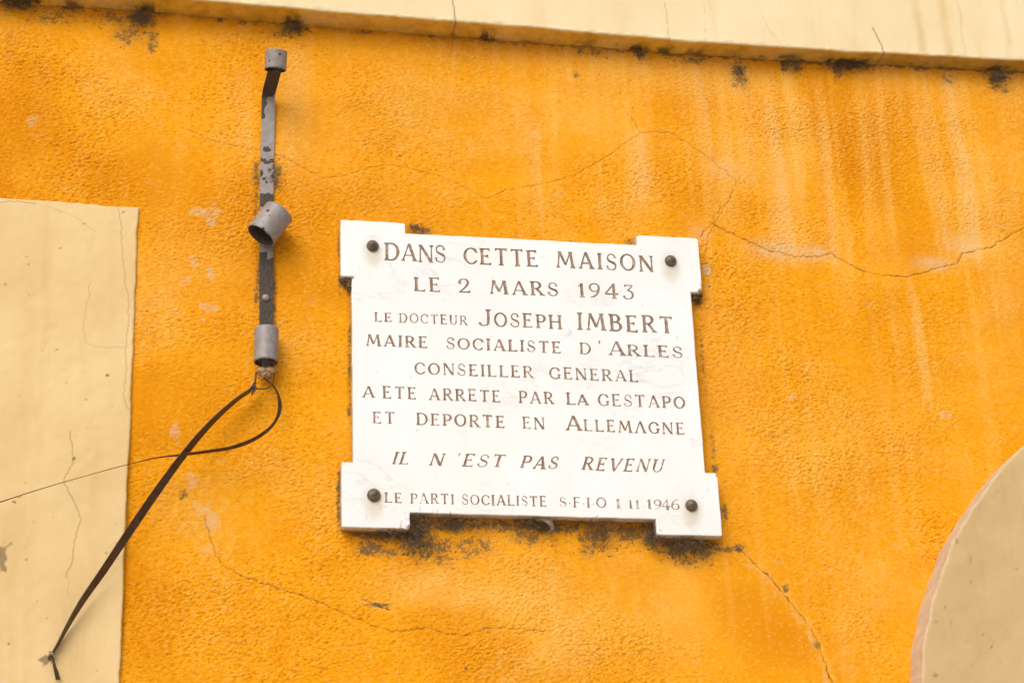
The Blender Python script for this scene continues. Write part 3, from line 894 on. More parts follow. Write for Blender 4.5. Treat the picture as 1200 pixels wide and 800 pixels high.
G = {
    'A': (.84, [Vs(.09, 0, .42, 1, t_, 1, 0), Vs(.75, 0, .42, 1, T_, 1, 0), Hs(.2, .33, .64, .33, t_ * .9)]),
    '^': (.84, [Vs(.09, 0, .42, 1, t_, 1, 0), Vs(.75, 0, .42, 1, T_, 1, 0)]),
    'B': (.70, [stem(.14), bowl(.14, .962, .53, .53), bowl(.14, .53, .038, .61)]),
    'C': (.76, [Cs(arc(.42, .5, .345, .462, 48, 318, 34)), Vs(.70, .70, .68, .94, .05, 1, 0)]),
    'D': (.82, [stem(.14), Cs([(.14, .962, t_)] + arc(.36, .5, .37, .462, 90, -90, 26) + [(.14, .038, t_)])]),
    'E': (.66, [stem(.14), Hs(.14, .962, .57, .962, t_, 0, 1), Hs(.14, .52, .47, .52, t_ * .9, 0, .8), Hs(.14, .038, .61, .038, t_, 0, 1)]),
    'F': (.62, [stem(.14), Hs(.14, .962, .58, .962, t_, 0, 1), Hs(.14, .50, .46, .50, t_ * .9, 0, .8)]),
    'G': (.82, [Cs(arc(.42, .5, .345, .462, 48, 305, 34)), Vs(.70, .06, .70, .43, T_ * .85, 0, 1), Vs(.70, .70, .68, .93, .05, 1, 0)]),
    'H': (.86, [stem(.14), stem(.72), Hs(.14, .52, .72, .52, t_)]),
    'I': (.28, [stem(.14)]),
    'J': (.62, [Vs(.46, .26, .46, 1, .12, 0, 1), Cs([(.46, .30, .12), (.455, .16, .12), (.40, .06, .09), (.29, .02, .075), (.17, .03, .08), (.10, .11, .11), (.09, .15, .13)])]),
    'L': (.64, [stem(.14), Hs(.14, .038, .62, .038, t_, 0, 1)]),
    'M': (1.04, [Vs(.10, 0, .22, 1, t_, 1, .6), Vs(.53, .18, .22, 1, T_ * .95, 0, .3), Vs(.53, .18, .82, 1, t_ * .9, 0, .3), Vs(.93, 0, .82, 1, T_, 1, .6)]),
    'N': (.84, [Vs(.12, 0, .12, 1, t_, 1, .7), Vs(.72, 0, .12, 1, T_, 0, 0), Vs(.72, 0, .72, 1, t_, 0, 1)]),
    'O': (.84, [Cs(arc(.42, .5, .35, .462, 0, 360, 40))]),
    'P': (.64, [stem(.14), bowl(.14, .962, .46, .58)]),
    'R': (.76, [stem(.14), bowl(.14, .962, .50, .57), Vs(.70, 0, .34, .50, T_ * .85, 1, 0)]),
    'S': (.60, [s_spine(), Vs(.51, .72, .49, .93, .045, .8, 0), Vs(.08, .06, .06, .28, .045, 0, .8)]),
    'T': (.76, [Vs(.38, 0, .38, .98, T_, 1, 0), Hs(.05, .962, .71, .962, t_, 1, 1)]),
    'U': (.80, [Vs(.14, .33, .14, 1, T_, 0, 1), Vs(.66, .33, .66, 1, t_, 0, 1), Cs([(a, b, c) for a, b, c in arc(.40, .35, .26, .31, 180, 360, 20, .12, .075)])]),
    'V': (.84, [Vs(.42, 0, .09, 1, T_, 0, 1), Vs(.42, 0, .75, 1, t_, 0, 1)]),
    '1': (.34, [Vs(.2, 0, .2, 1, T_, 1, 0), Cs([(.2, .97, .08), (.12, .85, .08), (.03, .79, .05)])]),
    '2': (.64, [Cs([(.11, .66, .13)] + arc(.31, .72, .22, .235, 175, -25, 18, .12, .075) + [(.40, .42, .12), (.22, .2, .09), (.09, .06, .08)]), Hs(.06, .06, .62, .06, .10, 0, .8)]),
    '3': (.62, [Hs(.09, .955, .54, .955, .08, .9, 0), Cs([(.53, .95, .07), (.40, .76, .075), (.27, .60, .075)]), Cs(arc(.27, .305, .26, .29, 92, -150, 24, .13, .07) + [(.06, .20, .12)])]),
    '4': (.78, [Vs(.52, -.04, .52, 1, T_ * .95, 1, 0), Cs([(.52, .96, .08), (.28, .62, .08), (.06, .30, .08)]), Hs(.05, .28, .74, .28, .085, 0, .9)]),
    '6': (.64, [Cs(arc(.32, .30, .24, .275, 0, 360, 28, .115, .065)), Cs([(.085, .34, .12), (.11, .58, .115), (.22, .80, .09), (.36, .93, .07), (.54, .98, .05)])]),
    "'": (.14, [Cs([(.10, .98, .12), (.07, .86, .08), (.03, .76, .02)])]),
    '.': (.12, [Cs([(.06, .36, .11), (.061, .36, .11)])]),
}
_six = G['6'][1]
G['9'] = (.64, [(lambda x, y, f=f: f(.64 - x, 1 - y)) for f in _six])

# every word: text, left, right (photo px), cap height; baseline through two photo points per line
LINES = [
    (((451, 305.2), (766, 318.8)), 0, [('DANS', 450.5, 523, 20.6), ('CETTE', 543.5, 631.5, 19.6), ('MAISON', 652, 767, 19.4)]),
    (((485, 340.8), (744, 350.8)), 0, [('LE', 485, 517, 16.6), ('2', 537, 551.5, 16.6), ('MARS', 574, 654.5, 16.2), ('1943', 678, 744, 17)]),
    (((439, 376.6), (790, 391.2)), 0, [('LE', 438.7, 459.5, 10.8), ('DOCTEUR', 467.7, 548, 11.2), ('J', 560.2, 577, 19.5), ('OSEPH', 579.5, 659, 16.4), ('IMBERT', 677, 790, 20)]),
    (((429, 405.0), (800, 419.6)), 0, [('MAIRE', 429, 501.5, 13.4), ('SOCIALISTE', 523, 658, 13.6), ('D', 679.5, 693, 13.7), ("'", 702, 707, 16), ('A', 713, 733, 16.5), ('RLES', 735.5, 800.5, 13.6)]),
    (((486, 438.0), (748, 447.5)), 0, [('CONSEILLER', 486, 625.5, 13.9), ('GENERAL', 644, 748, 13.7)]),
    (((424.5, 465.6), (803, 478.9)), 0, [('A', 424.5, 439.3, 13), ('ETE', 448.3, 488.3, 14.2), ('ARRETE', 502.7, 587, 14), ('PAR', 608, 649.5, 14.2), ('L', 664, 675, 14.4), ('A', 676, 690, 12.2), ('GESTAPO', 701, 803.3, 14.2)]),
    (((436.7, 495.8), (802.5, 509.2)), 0, [('ET', 436.5, 463.3, 13.6), ('DEPORTE', 488, 592, 14.2), ('EN', 612.5, 639, 13.8), ('A', 663, 682.3, 17.5), ('LLEM^GNE', 684.5, 802.8, 14)]),
    (((458.7, 543.6), (780, 553.6)), .33, [('IL', 458.7, 482.7, 14.6), ('N', 502.3, 522.8, 14.6), ("'", 532.5, 538, 15), ('EST', 541, 594.5, 15), ('PAS', 609, 657, 15.2), ('REVENU', 681, 780.8, 15.3)]),
    (((451, 588.6), (796, 597.2)), 0, [('LE', 450.8, 471.5, 12), ('PARTI', 481, 532.3, 12), ('SOCIALISTE', 541.5, 641, 12.2)]),
    (((451, 588.6), (796, 597.2)), 0, [('S.F.I.O', 655.8, 711, 12), ('1', 721.5, 727.5, 11.8), ('.', 732.5, 734.5, 9), ('11', 736.5, 749.5, 10.5), ('.', 753.8, 755.8, 9), ('19', 758.5, 776, 11.4), ('4', 775.5, 786, 12.5), ('6', 786.5, 797, 12)]),
]
M_let = mat_paint_letters('brown_letter_paint', .54, .74, .6)
M_let2 = mat_paint_letters('faded_letter_paint', .46, .66, .75)
L_all = np.full(PU.shape, 1.0)
rj = random.Random(5)
line_meshes = []
JOIN_NEXT = {2: ('J',), 3: ('D', "'", 'A'), 5: ('L',), 6: ('A',), 7: ('N', "'"), 9: ('1', '.', '11', '19', '4')}
carry = False
for li, ((b0, b1), slant, words) in enumerate(LINES):
    for text, xa, xb, cap in words:
        joined = text in JOIN_NEXT.get(li, ())
        if not carry: L = np.full(PU.shape, 1.0)
        def base(x):
            return b0[1] + (b1[1] - b0[1]) * (x - b0[0]) / (b1[0] - b0[0])
        p0 = np.array(q2(xa, base(xa))); p1 = np.array(q2(xb, base(xb))); pc = np.array(q2(xa, base(xa) - cap))
        capm = np.linalg.norm(pc - p0)
        e = (p1 - p0) / np.linalg.norm(p1 - p0); nrm = np.array([-e[1], e[0]])
        wid = np.linalg.norm(p1 - p0) - slant * capm * .9
        ws = [G[c][0] for c in text]
        if len(text) > 1:
            gap = (wid / capm - sum(ws)) / (len(text) - 1)
            gap = min(max(gap, .07), .20)
        else: gap = 0
        sx = wid / (sum(ws) + gap * (len(text) - 1))
        if text in "'.": sx = capm
        x = 0.0
        for c in text:
            gw, prims = G[c]
            o = p0 + e * x * sx + nrm * capm * rj.uniform(-.018, .018)
            sy = capm * rj.uniform(.975, 1.025)
            tilt = rj.uniform(-.02, .02) + slant
            ex = e * sx
            ey = (nrm + e * tilt) * sy
            corners = np.array([o + ex * a + ey * b for a in (-.15, gw + .15) for b in (-.15, 1.15)])
            i0, i1 = np.searchsorted(pus, (corners[:, 0].min(), corners[:, 0].max()))
            j0, j1 = np.searchsorted(pvs, (corners[:, 1].min(), corners[:, 1].max()))
            X = PU[j0:j1, i0:i1] - o[0]; Z = PV[j0:j1, i0:i1] - o[1]
            det = ex[0] * ey[1] - ex[1] * ey[0]
            gx = (X * ey[1] - Z * ey[0]) / det; gy = (ex[0] * Z - ex[1] * X) / det
            D = np.full(X.shape, 1.0)
            for pf in prims: D = np.minimum(D, pf(gx, gy))
            D = D * min(sx, sy) + .00010 * sf[j0:j1, i0:i1] + .00008 * sn[j0:j1, i0:i1]
            L[j0:j1, i0:i1] = np.minimum(L[j0:j1, i0:i1], D)
            x += gw + gap
        carry = joined
        if joined: continue
        js = np.flatnonzero((L < 0).any(1)); is_ = np.flatnonzero((L < 0).any(0))
        j0, j1, i0, i1 = js[0] - 2, js[-1] + 3, is_[0] - 2, is_[-1] + 3
        sub = L[j0:j1, i0:i1]
        vt, fc, sg = march(sub, pus[i0:i1], pvs[j0:j1])
        dep = np.minimum(np.maximum(-grid_interp(sub, pus[i0:i1], pvs[j0:j1], vt), 0), .0016) * .95
        line_meshes.append((li, vt, fc, dep))
        L_all = np.minimum(L_all, L)
# slab face with the letters cut out of it
SF = np.maximum(O, -L_all)
br = .0022
flatv = (O < -.005) & (chip < 1e-6)
flat = flatv[:-1, :-1] & flatv[1:, :-1] & flatv[:-1, 1:] & flatv[1:, 1:]
vt, fc, sg = march(SF, pus, pvs, flat)
Ov = grid_interp(O, pus, pvs, vt)
y = -PT + round_drop(np.minimum(Ov, 0), br) + grid_interp(chip, pus, pvs, vt)
Vv = np.column_stack([vt[:, 0], y, vt[:, 1]])
n = len(Vv)
edge = np.zeros(n)
soil = np.zeros(n)
cv = grid_interp(chip, pus, pvs, vt)
edge = np.maximum(np.maximum(edge, sstep(cv, .0012, .004)), .45 * sstep(Ov, -.0012, -.0001))
c = q2(824, 346); soil = np.maximum(soil, .5 * sstep(cv, .006, .010))
SB = []; bv = {}
Lv = grid_interp(L_all, pus, pvs, vt)
sides = []
backs = -.004
for a, b in sg:
    if Lv[a] > .0015 and Lv[b] > .0015:
        for q in (a, b):
            if q not in bv: bv[q] = n + 2 * len(bv)
        sides.append((a, b))
ring = np.zeros((2 * len(bv), 3)); re = np.zeros(2 * len(bv)); rs = np.zeros(2 * len(bv))
for q, k in bv.items():
    d_ = min(y[q] + .0115, -.0075)
    ring[k - n] = (Vv[q, 0], d_, Vv[q, 2]); ring[k - n + 1] = (Vv[q, 0], backs, Vv[q, 2])
    re[k - n] = .70; re[k - n + 1] = .9; rs[k - n] = .08; rs[k - n + 1] = .6
F = list(fc)
for a, b in sides:
    F.append((a, b, bv[b], bv[a])); F.append((bv[a], bv[b], bv[b] + 1, bv[a] + 1))
# closed back
me = bpy.data.meshes.new('slab')
me.from_pydata(np.vstack([Vv, ring]).tolist(), [], F)
me.update()
add_attr(me, 'edge', np.concatenate([edge, re])); add_attr(me, 'soil', np.concatenate([soil, rs]))
bolts = [(437, 287), (786.5, 304.5), (438.5, 579), (811, 591)]
bc = []
for (a, b) in bolts:
    v = P(a, b, PT + .005); bc.append((v[0] - pcx, -PT, v[2] - pcz))
M_marble = mat_marble(bc)
slab = link_mesh('slab', me, M_marble, plaque, False)
for li, vt, fc, dep in line_meshes:
    VV = np.column_stack([vt[:, 0], -PT + dep, vt[:, 1]])
    o = obj('engraved_word', VV, fc, M_let2 if li == 9 else M_let, plaque, False)
    if li == 7: o['label'] = 'word in slanted engraved capitals'
    if li == 9: o['label'] = 'faded, half worn away engraved characters'
for k, (bx, by, bz) in enumerate(bc):
    rb = .0100 if k != 2 else .0106
    profile = [(rb * 1.0, -.002), (rb * 1.02, .001), (rb, .003), (rb * .95, .0040), (rb * .78, .0062), (rb * .52, .0080), (rb * .26, .0094), (rb * .16, .0108), (rb * .09, .0116), (0, .0118)]
    v, f = lathe(profile, (bx, by, bz), (random.uniform(-.03, .03), -1, random.uniform(-.03, .03)), 36)
    obj('bolt', v, f, M_bronze, plaque, True)

# lumps of bedding mortar showing under the upper tabs
def lump_mesh(centres, seed, sub=3, amp=.25):
    bm = bmesh.new()
    rg = random.Random(seed)
    for (c, r) in centres:
        q = bmesh.ops.create_icosphere(bm, subdivisions=sub, radius=1)
        for v in q['verts']:
            d = v.co.copy()
            k = 1 + amp * (math.sin(d.x * 5 + seed) * math.cos(d.y * 6) + .6 * math.sin(d.z * 9 + d.x * 7)) + rg.uniform(-.08, .08)
            v.co = Vector(c) + Vector((d.x * r[0], d.y * r[1], d.z * r[2])) * k
    me = bpy.data.meshes.new('lump'); bm.to_mesh(me); bm.free()
    return me
def at_plaque(px, py, d):
    v = P(px, py, d); return (v[0] - pcx, v[1], v[2] - pcz)
o = link_mesh('bedding_mortar', lump_mesh([(at_plaque(406, 329, .010), (.010, .008, .007)), (at_plaque(410, 335, .009), (.006, .007, .010)), (at_plaque(401, 326, .008), (.005, .007, .006))], 3), M_mortar, plaque, True)
o = link_mesh('bedding_mortar', lump_mesh([(at_plaque(814, 347, .009), (.009, .008, .007)), (at_plaque(820, 346, .008), (.005, .006, .005))], 5), M_mortar, plaque, True)

# ------------------------------------------------------------------ the iron pole bracket
def sheet_attr(name, V, F, mat, parent, bare_dark, smooth=False):
    me = bpy.data.meshes.new(name)
    me.from_pydata([tuple(v) for v in V], [], [tuple(f) for f in F]); me.update()
    add_attr(me, 'bare_dark', np.asarray(bare_dark, float))
    return link_mesh(name, me, mat, parent, smooth)

b0 = P(311, 330, .006)
bracket = thing('pole_bracket', 'grey painted iron pole bracket with three ring holders and flaking paint', 'bracket', (b0[0], 0, b0[2]))
bo = np.array(bracket.location)
# the flat bar: runs up the wall, then bends straight out to the top ring
path_px = [(312, 432, .007), (312, 380, .007), (312, 330, .007), (312, 280, .007), (312.5, 240, .007), (312.8, 200, .007), (314, 150, .007), (314.3, 118, .007)]
pts = [Vector(P(*p)) for p in path_px]
hw = .0112
endp = pts[-1]
fill = []
for a, b in zip(pts[:-1], pts[1:]):
    n_ = max(2, int((b - a).length / .0012))
    for k in range(n_): fill.append(a.lerp(b, k / n_))
fill.append(endp)
ringc_px = (323, 71)
AD = .066
# bend of 12 mm radius then out to AD
for k in range(1, 9):
    a = k / 8 * math.radians(78)
    fill.append(endp + Vector((.0005 * k / 8, -.012 * (1 - math.cos(a)), .012 * math.sin(a))))
last = fill[-1]
dirv = Vector((.10, -math.sin(math.radians(78)), math.cos(math.radians(78)))).normalized()
for k in range(1, 31): fill.append(last + dirv * (.052 * k / 30))
NARM = 36
V, F, bare_dark = [], [], []
NS = 24; th = .0028
for i, p in enumerate(fill):
    t = (fill[min(i + 1, len(fill) - 1)] - fill[max(i - 1, 0)]).normalized()
    s = Vector((1, 0, 0)); s = (s - t * s.dot(t)).normalized(); nrm = s.cross(t)
    if nrm.y > 0: nrm = -nrm
    for side_ in (1, -1):
        for k in range(NS + 1):
            u = (k / NS * 2 - 1) * side_
            V.append(p + s * (u * hw) + nrm * (side_ * th / 2))
            # where the paint has gone, by height in the photo
            bare_dark.append(0)
pz = {}
def zpx(y): return P(312, y, .007)[2]
for idx, v in enumerate(V):
    i = idx // (2 * NS + 2)
    k = idx % (2 * NS + 2)
    u = (v.x - fill[i].x) / hw
    z = v.z + .0035 * mnoise.noise(Vector((v.x * 140, 3, v.z * 140))) + .0018 * mnoise.noise(Vector((v.x * 420, 9, v.z * 420)))
    n1 = mnoise.noise(Vector((v.x * 75, 1, v.z * 75))); n2 = mnoise.noise(Vector((v.x * 160, 5, v.z * 160)))
    def inside(ya, yb, soft=.003):
        a, b = zpx(yb), zpx(ya)
        return min(1, max(0, (z - a) / soft + .5)) * min(1, max(0, (b - z) / soft + .5))
    q = .12
    q = max(q, inside(227, 243) * .95)
    lim = 296 + 7 * (u > .1)
    q = max(q, inside(lim, 381) * .95)
    q = max(q, inside(114, 140) * (.95 if u < -.45 + .9 * n1 else .15))
    q = max(q, inside(172, 190) * (.15 + .8 * (n1 + .5 * n2 > .22)))
    q = max(q, inside(188, 214) * (.15 + .8 * (n2 + .4 * n1 > .20)))
    if abs(u) > .9: q = max(q, .38)
    if i > len(fill) - NARM:
        q = max(q, .78 if n1 > -.35 else .3)  # arm coloured dark for rust, with the shade of its underside included
    bare_dark[idx] = q
st_ = 2 * NS + 2
for i in range(len(fill) - 1):
    for k in range(st_):
        a, b = i * st_ + k, i * st_ + (k + 1) % st_
        F.append((a, b, b + st_, a + st_))
F.append(tuple(range(st_))); F.append(tuple(reversed(range((len(fill) - 1) * st_, len(fill) * st_))))
sheet_attr('bar', rel(bracket, V), F, M_grey, bracket, bare_dark)

def hollow(name, centre, axis_, ro, L, wall_=.0026, segs=56, ref=None, ex=1.0, chips=(), nl=16):
    """open ended ring or sleeve; chips: (angle deg, along 0..1, size) where the paint has flaked"""
    prof = []
    for k in range(nl + 1): prof.append((ro, L * (k / nl - .5)))
    prof = [(ro - wall_ * .5, -L / 2 - .0002)] + prof + [(ro - wall_ * .5, L / 2 + .0002)]
    inn = [(ro - wall_, L / 2 - L * k / 4) for k in range(5)]
    full_p = prof + inn + [prof[0]]
    V, F = lathe(full_p, (0, 0, 0), axis_, segs, ref)
    bare_dark = []
    nO = len(prof)
    for i, (r, h) in enumerate(full_p):
        for k in range(segs):
            q = .12
            if i in (0, nO - 1, len(full_p) - 1): q = .42
            if nO <= i < len(full_p) - 1: q = .8  # inner faces coloured dark, deepening the shade inside the tube
            for (ca, cl, cs) in chips:
                da = ((k / segs * 360 - ca + 180) % 360 - 180) * math.pi / 180 * ro
                dl_ = h - (cl - .5) * L
                q = max(q, .95 * math.exp(-((da * da + dl_ * dl_) / (cs * cs)) ** 2) if nO > i else q)
            bare_dark.append(q)
    c = Vector(centre)
    if ex != 1.0:
        ax = Vector(axis_).normalized()
    V = [c + v for v in V]
    return V, F, bare_dark

# top ring, standing upright at the end of the arm
rc_ = Vector(P(323.2, 71.5, AD + .012))
V, F, ba = hollow('ring', rc_, (0.02, -.27, .96), .0185, .032, ref=(0, -1, 0), chips=((18, .72, .0026), (322, .35, .0022)))
sheet_attr('ring_holder', rel(bracket, V), F, M_grey, bracket, ba, True)
# middle ring, tipped forward and to the left
ax = camdir(-.56 * .89, .83 * .89, -.46)
mc = Vector(P(316.3, 262.5, .040))
V, F, ba = hollow('ring', mc, ax, .0258, .054, .0030, ref=camdir(-.3, -.2, -1), chips=((8, .36, .0034), (350, .50, .0018), (338, .98, .002)), nl=26, segs=72)
sheet_attr('ring_holder', rel(bracket, V), F, M_grey, bracket, ba, True)
# the lug that carries it
p = Vector(P(313, 272, .010)); q_ = mc + Vector((0, .020, -.004))
V, F = tube([p, p.lerp(q_, .5), q_], .006, 10)
sheet_attr('lug', rel(bracket, V), F, M_grey, bracket, [.4] * len(V), True)
# lower sleeve, open at the bottom
sc0 = Vector(P(312, 405, .0245))
V, F, ba = hollow('sleeve', sc0, (.01, 0, 1), .0196, .0585, .0026, ref=(0, -1, 0), chips=((12, .42, .0012), (5, .12, .001)), nl=20)
for k in range(len(ba)): ba[k] = min(ba[k], .5)
sheet_attr('sleeve', rel(bracket, V), F, M_grey, bracket, ba, True)
# corroded stub hanging out of the sleeve
cs_ = [(tuple(np.array(P(306.5, 435, .021)) - bo), (.0080, .009, .0068)), (tuple(np.array(P(316, 434.5, .021)) - bo), (.0088, .009, .0066)), (tuple(np.array(P(311.5, 439.5, .020)) - bo), (.0082, .008, .0052)), (tuple(np.array(P(321.5, 433, .018)) - bo), (.0050, .006, .0042))]
link_mesh('corroded_stub', lump_mesh(cs_, 9, 3, .12), M_brass, bracket, True)
# the fixing screw
v, f = lathe([(.0062, -.001), (.0062, .0012), (.0050, .0034), (.0028, .0046), (0, .005)], np.array(P(311.3, 349, .0085)) - bo, (0, -1, 0), 20)
sheet_attr('screw', v, f, M_grey, bracket, [.2] * len(v), True)

# ------------------------------------------------------------------ the plastic strap, its nail and the thin tie
def ribbon(keys, width, thick=.0011, n=160):
    """keys: (px, py, off wall, visible width px); the rest of the width turns into depth"""
    K = np.array([k[:4] for k in keys], float)
    P3 = np.array([P(k[0], k[1], k[2]) for k in keys])
    W0 = np.array([k[4] if len(k) > 4 else width for k in keys])
    s = np.r_[0, np.cumsum(np.linalg.norm(np.diff(P3, axis=0), axis=1))]
    tt = np.linspace(0, s[-1], n)
    # Catmull-Rom through the keys
    def cr1(vals):
        out = []
        m_ = np.gradient(vals, s, axis=0)
        for t in tt:
            k = min(max(np.searchsorted(s, t) - 1, 0), len(s) - 2)
            h = s[k + 1] - s[k]; u = (t - s[k]) / h
            out.append((2 * u ** 3 - 3 * u ** 2 + 1) * vals[k] + (u ** 3 - 2 * u ** 2 + u) * h * m_[k] + (-2 * u ** 3 + 3 * u ** 2) * vals[k + 1] + (u ** 3 - u ** 2) * h * m_[k + 1])
        return np.array(out)
    C = cr1(P3); Wv = np.interp(tt, s, K[:, 3]) * .00108
    Wd = np.interp(tt, s, W0)
    V, F = [], []
    for i in range(n):
        width = Wd[i]
        t = Vector(C[min(i + 1, n - 1)] - C[max(i - 1, 0)]).normalized()
        view = Vector(CAM - C[i]).normalized()
        a = t.cross(view).normalized(); b = a.cross(t).normalized()
        cth = min(1.0, max(.03, Wv[i] / width)); sth = math.sqrt(1 - cth * cth)
        wv = a * cth + b * sth
        nv = wv.cross(t).normalized()
        for su, sn_ in ((-1, -1), (1, -1), (1, 1), (-1, 1)):
            V.append(Vector(C[i]) + wv * (su * width / 2) + nv * (sn_ * thick / 2))
    for i in range(n - 1):
        for k in range(4):
            x, y_ = i * 4 + k, i * 4 + (k + 1) % 4
            F.append((x, y_, y_ + 4, x + 4))
    F.append((3, 2, 1, 0)); F.append(tuple((n - 1) * 4 + k for k in range(4)))
    return V, F

s0 = P(298, 455, .02)
strap = thing('plastic_strap', 'dark brown twisted plastic strap hanging from the iron bracket to a nail', 'strap', (s0[0], s0[1], s0[2]))
V, F = ribbon([(299, 449, .020, 4), (294, 456, .022, 5), (280, 466, .026, 5.5), (262, 481, .030, 6.8), (240, 503, .034, 8.2), (215, 533, .036, 9.6), (185, 574, .036, 11), (150, 625, .032, 11), (120, 670, .028, 10), (95, 706, .024, 8), (78, 735, .020, 5.5), (68, 754, .017, 3.5), (61, 766, .014, 2.5)], .0150)
obj('hanging_length', rel(strap, V), F, M_strap, strap)
V, F = ribbon([(309, 443, .020, 1.8, .0025), (315, 447, .022, 1.9, .003), (321, 453, .024, 2.2, .004), (326.5, 464, .028, 3.6, .007), (328, 474, .030, 5.8), (326.5, 485, .032, 5), (320, 497, .033, 4), (308, 508, .034, 5), (290, 518, .034, 5.5), (268, 525, .034, 5), (245, 528.5, .034, 4.5), (222, 531.5, .034, 4), (205, 533.5, .034, 2.5, .005), (188, 535.5, .034, 1.6, .002), (150, 544, .034, 1.1, .0011), (100, 557.5, .034, 1.05, .0010), (50, 572, .036, 1.2, .0012), (0, 588, .038, 1.4, .0016), (-60, 607, .04, 1.6, .002), (-220, 655, .034, 1.8, .002), (-330, 690, .011, 1.8, .002)], .0074, .0005, 380)
obj('looped_length', rel(strap, V), F, M_strap, strap)
V, F = ribbon([(60, 767, .014, 2.2), (62, 772, .015, 2.5), (64, 780, .017, 3.2), (66, 787, .018, 5), (68, 796, .019, 5.6)], .0078, .0012, 24)
obj('loose_end', rel(strap, V), F, M_strap, strap)
# the knot of thin tie round the stub
def tie(keys, r=.0008):
    pts = [Vector(P(*k)) for k in keys]
    dense = []
    for i in range(len(pts) - 1):
        p0, p1, p2, p3 = pts[max(i - 1, 0)], pts[i], pts[i + 1], pts[min(i + 2, len(pts) - 1)]
        for k in range(6):
            u = k / 6
            dense.append(.5 * ((2 * p1) + (p2 - p0) * u + (2 * p0 - 5 * p1 + 4 * p2 - p3) * u * u + (3 * p1 - p0 - 3 * p2 + p3) * u ** 3))
    dense.append(pts[-1])
    return tube(dense, r, 6)
V, F = merge([tie([(300, 436, .02), (299, 446, .024), (298, 454, .026), (295, 462, .028)], .0016), tie([(294, 455, .026), (303, 455.5, .03), (312, 455, .03), (318, 451, .03), (321, 444, .024), (321, 436, .02)], .0011), tie([(310, 440, .026), (316, 447, .03), (321, 453, .028)], .0011),
              tie([(296, 456, .028), (298, 451, .03), (300, 455, .03), (297, 459, .03), (294, 457, .028)], .0013)])
obj('knot', rel(strap, V), F, M_strap, strap, True)

nl0 = P(57, 771, .009)
nail = thing('wall_nail', 'short rusty nail bent out of the cream panel with a strap end tied to it', 'nail', (nl0[0], nl0[1], nl0[2]))
V, F = tube([Vector(P(57, 771, .005)), Vector(P(57.5, 770, .012)), Vector(P(58.5, 767.5, .018)), Vector(P(60, 765, .021))], [.0024, .0023, .0022, .0021], 10)
obj('shank', rel(nail, V), F, M_rust, nail, True)
v, f = lathe([(.0022, -.001), (.0042, 0), (.0044, .0008), (.0036, .0014), (0, .0017)], np.array(P(60, 765, .021)) - np.array(nl0), (.35, -.6, .6), 16)
obj('head', v, f, M_palew, nail, True)

# ------------------------------------------------------------------ dusty cobwebs: tangles of curled strands
def cobweb(px, py, rx, rz, n, label, group, mat=M_web, d0=.004, d1=.022, drop=.5, seed=0, ln=.014, r=.00028, hang=None):
    rg = random.Random(seed)
    c = np.array(P(px, py, d0))
    parts = []
    for k in range(n):
        a = rg.gauss(0, .5) ; b = rg.gauss(0, .5)
        p = Vector((c[0] + a * rx * .00145, -rg.uniform(d0 * .3, d1), c[2] + b * rz * .00145 - abs(rg.gauss(0, .25)) * drop * rz * .00145))
        d = Vector((rg.gauss(0, 1), rg.gauss(0, .5), rg.gauss(-.25, .8))).normalized()
        ax_ = Vector((rg.gauss(0, 1), rg.gauss(0, 1), rg.gauss(0, 1))).normalized()
        curl = rg.uniform(-.9, .9)
        L = ln * rg.uniform(.5, 1.5); m = 6
        path = []
        for i in range(m):
            path.append(p.copy())
            p = p + d * (L / m)
            if p.y > -.0015: p.y = -.0015
            d = (Matrix.Rotation(curl * .7, 3, ax_) @ d + Vector((rg.gauss(0, .15), rg.gauss(0, .1), rg.gauss(-.03, .15)))).normalized()
        parts.append(tube(path, r * rg.uniform(.6, 1.5), 3, False))
    V, F = merge(parts)
    o = obj('cobweb', V - c, F, mat, None)
    o.location = c
    return tag(o, label, 'cobweb', group)
gp, gl = 'cobwebs round the plaque', 'cobwebs under the cream band'
cobweb(487, 622, 17, 22, 420, 'large dusty cobweb tangle in the notch beside the plaque\'s lower left tab', gp, seed=1, d1=.026)
cobweb(462, 625, 22, 5, 130, 'thin dirty cobweb fringe hanging below the plaque\'s lower left tab', gp, seed=2)
cobweb(535, 614, 34, 6, 190, 'dusty cobweb fringe under the plaque just right of the big tangle', gp, seed=3)
cobweb(628, 615, 26, 7, 170, 'dusty cobweb strands under the middle of the plaque\'s bottom edge', gp, seed=4)
cobweb(700, 620, 26, 12, 150, 'sparse dusty cobweb under the plaque\'s bottom edge, right of its middle', gp, seed=5)
cobweb(764, 625, 10, 13, 190, 'dusty cobweb tangle in the notch beside the plaque\'s lower right tab', gp, seed=6)
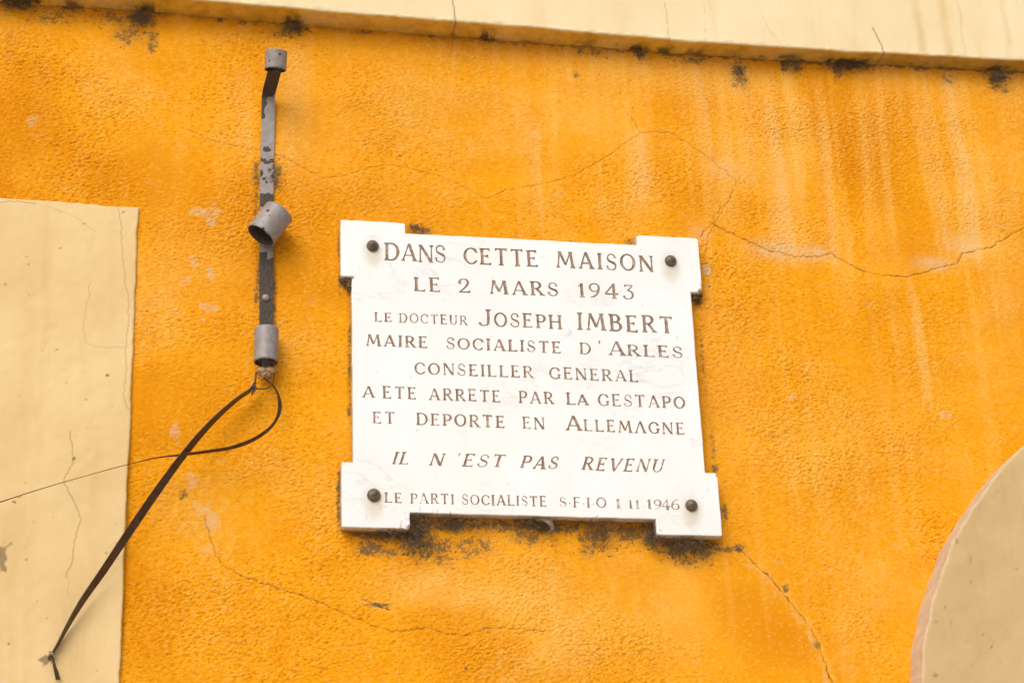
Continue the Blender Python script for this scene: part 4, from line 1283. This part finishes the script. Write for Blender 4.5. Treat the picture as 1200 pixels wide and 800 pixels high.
cobweb(800, 639, 24, 8, 240, 'dark cobweb tangle hanging below the plaque\'s lower right tab', gp, seed=7)
cobweb(488, 269, 10, 4, 60, 'small dusty cobweb in the notch above the plaque\'s top edge', gp, seed=8, d1=.016)
# one pale curled strand of web under the middle of the bottom edge
parts = []
for k in range(26):
    rg = random.Random(50 + k); j = lambda s=1.2: rg.gauss(0, s)
    parts.append(tie([(628 + j(3), 607 + j(.8), .016), (638 + j(), 609 + j(), .022), (645 + j(), 613 + j(), .024), (648 + j(), 619 + j(), .022), (646 + j(), 624 + j(), .018)], .00035))
V, F = merge(parts)
c = np.array(P(640, 612, .02))
o = obj('cobweb', V - c if isinstance(V, np.ndarray) else np.array(V) - c, F, M_palew); o.location = c
tag(o, 'pale hooked strand of cobweb curling below the plaque\'s bottom edge', 'cobweb', gp)
cobweb(166, 20, 18, 14, 170, 'dark cobweb tuft under the cream band, up and left of the iron bracket', gl, seed=11)
cobweb(345, 32, 13, 8, 110, 'dark cobweb tuft under the cream band right of the bracket\'s top ring', gl, seed=12)
cobweb(22, 4, 22, 8, 150, 'dark cobweb clump under the cream band at the photo\'s top left corner', gl, seed=13)
cobweb(570, 45, 7, 4, 60, 'tiny dark cobweb tuft under the cream band above the plaque\'s middle', gl, seed=14, ln=.009)
cobweb(751, 62, 9, 9, 80, 'small cobweb tuft under the cream band above the plaque\'s upper right tab', gl, seed=15, ln=.010)
cobweb(866, 82, 9, 8, 80, 'round cobweb smudge under the cream band just right of the plaque', gl, seed=16, ln=.010)
cobweb(926, 76, 13, 7, 100, 'forked cobweb hanging under the cream band between a round smudge and a wide dark clump', gl, seed=17, ln=.012)
cobweb(992, 77, 24, 9, 240, 'widest dark cobweb clump under the cream band, up right of the plaque', gl, seed=18)
cobweb(1169, 90, 15, 9, 140, 'dark cobweb clump under the cream band near the photo\'s right edge', gl, seed=19)
cobweb(322, 205, 5, 16, 90, 'grey dusty cobweb caught behind the iron bracket\'s flaking bar', 'cobwebs behind the bracket', M_palew, seed=21, ln=.010)
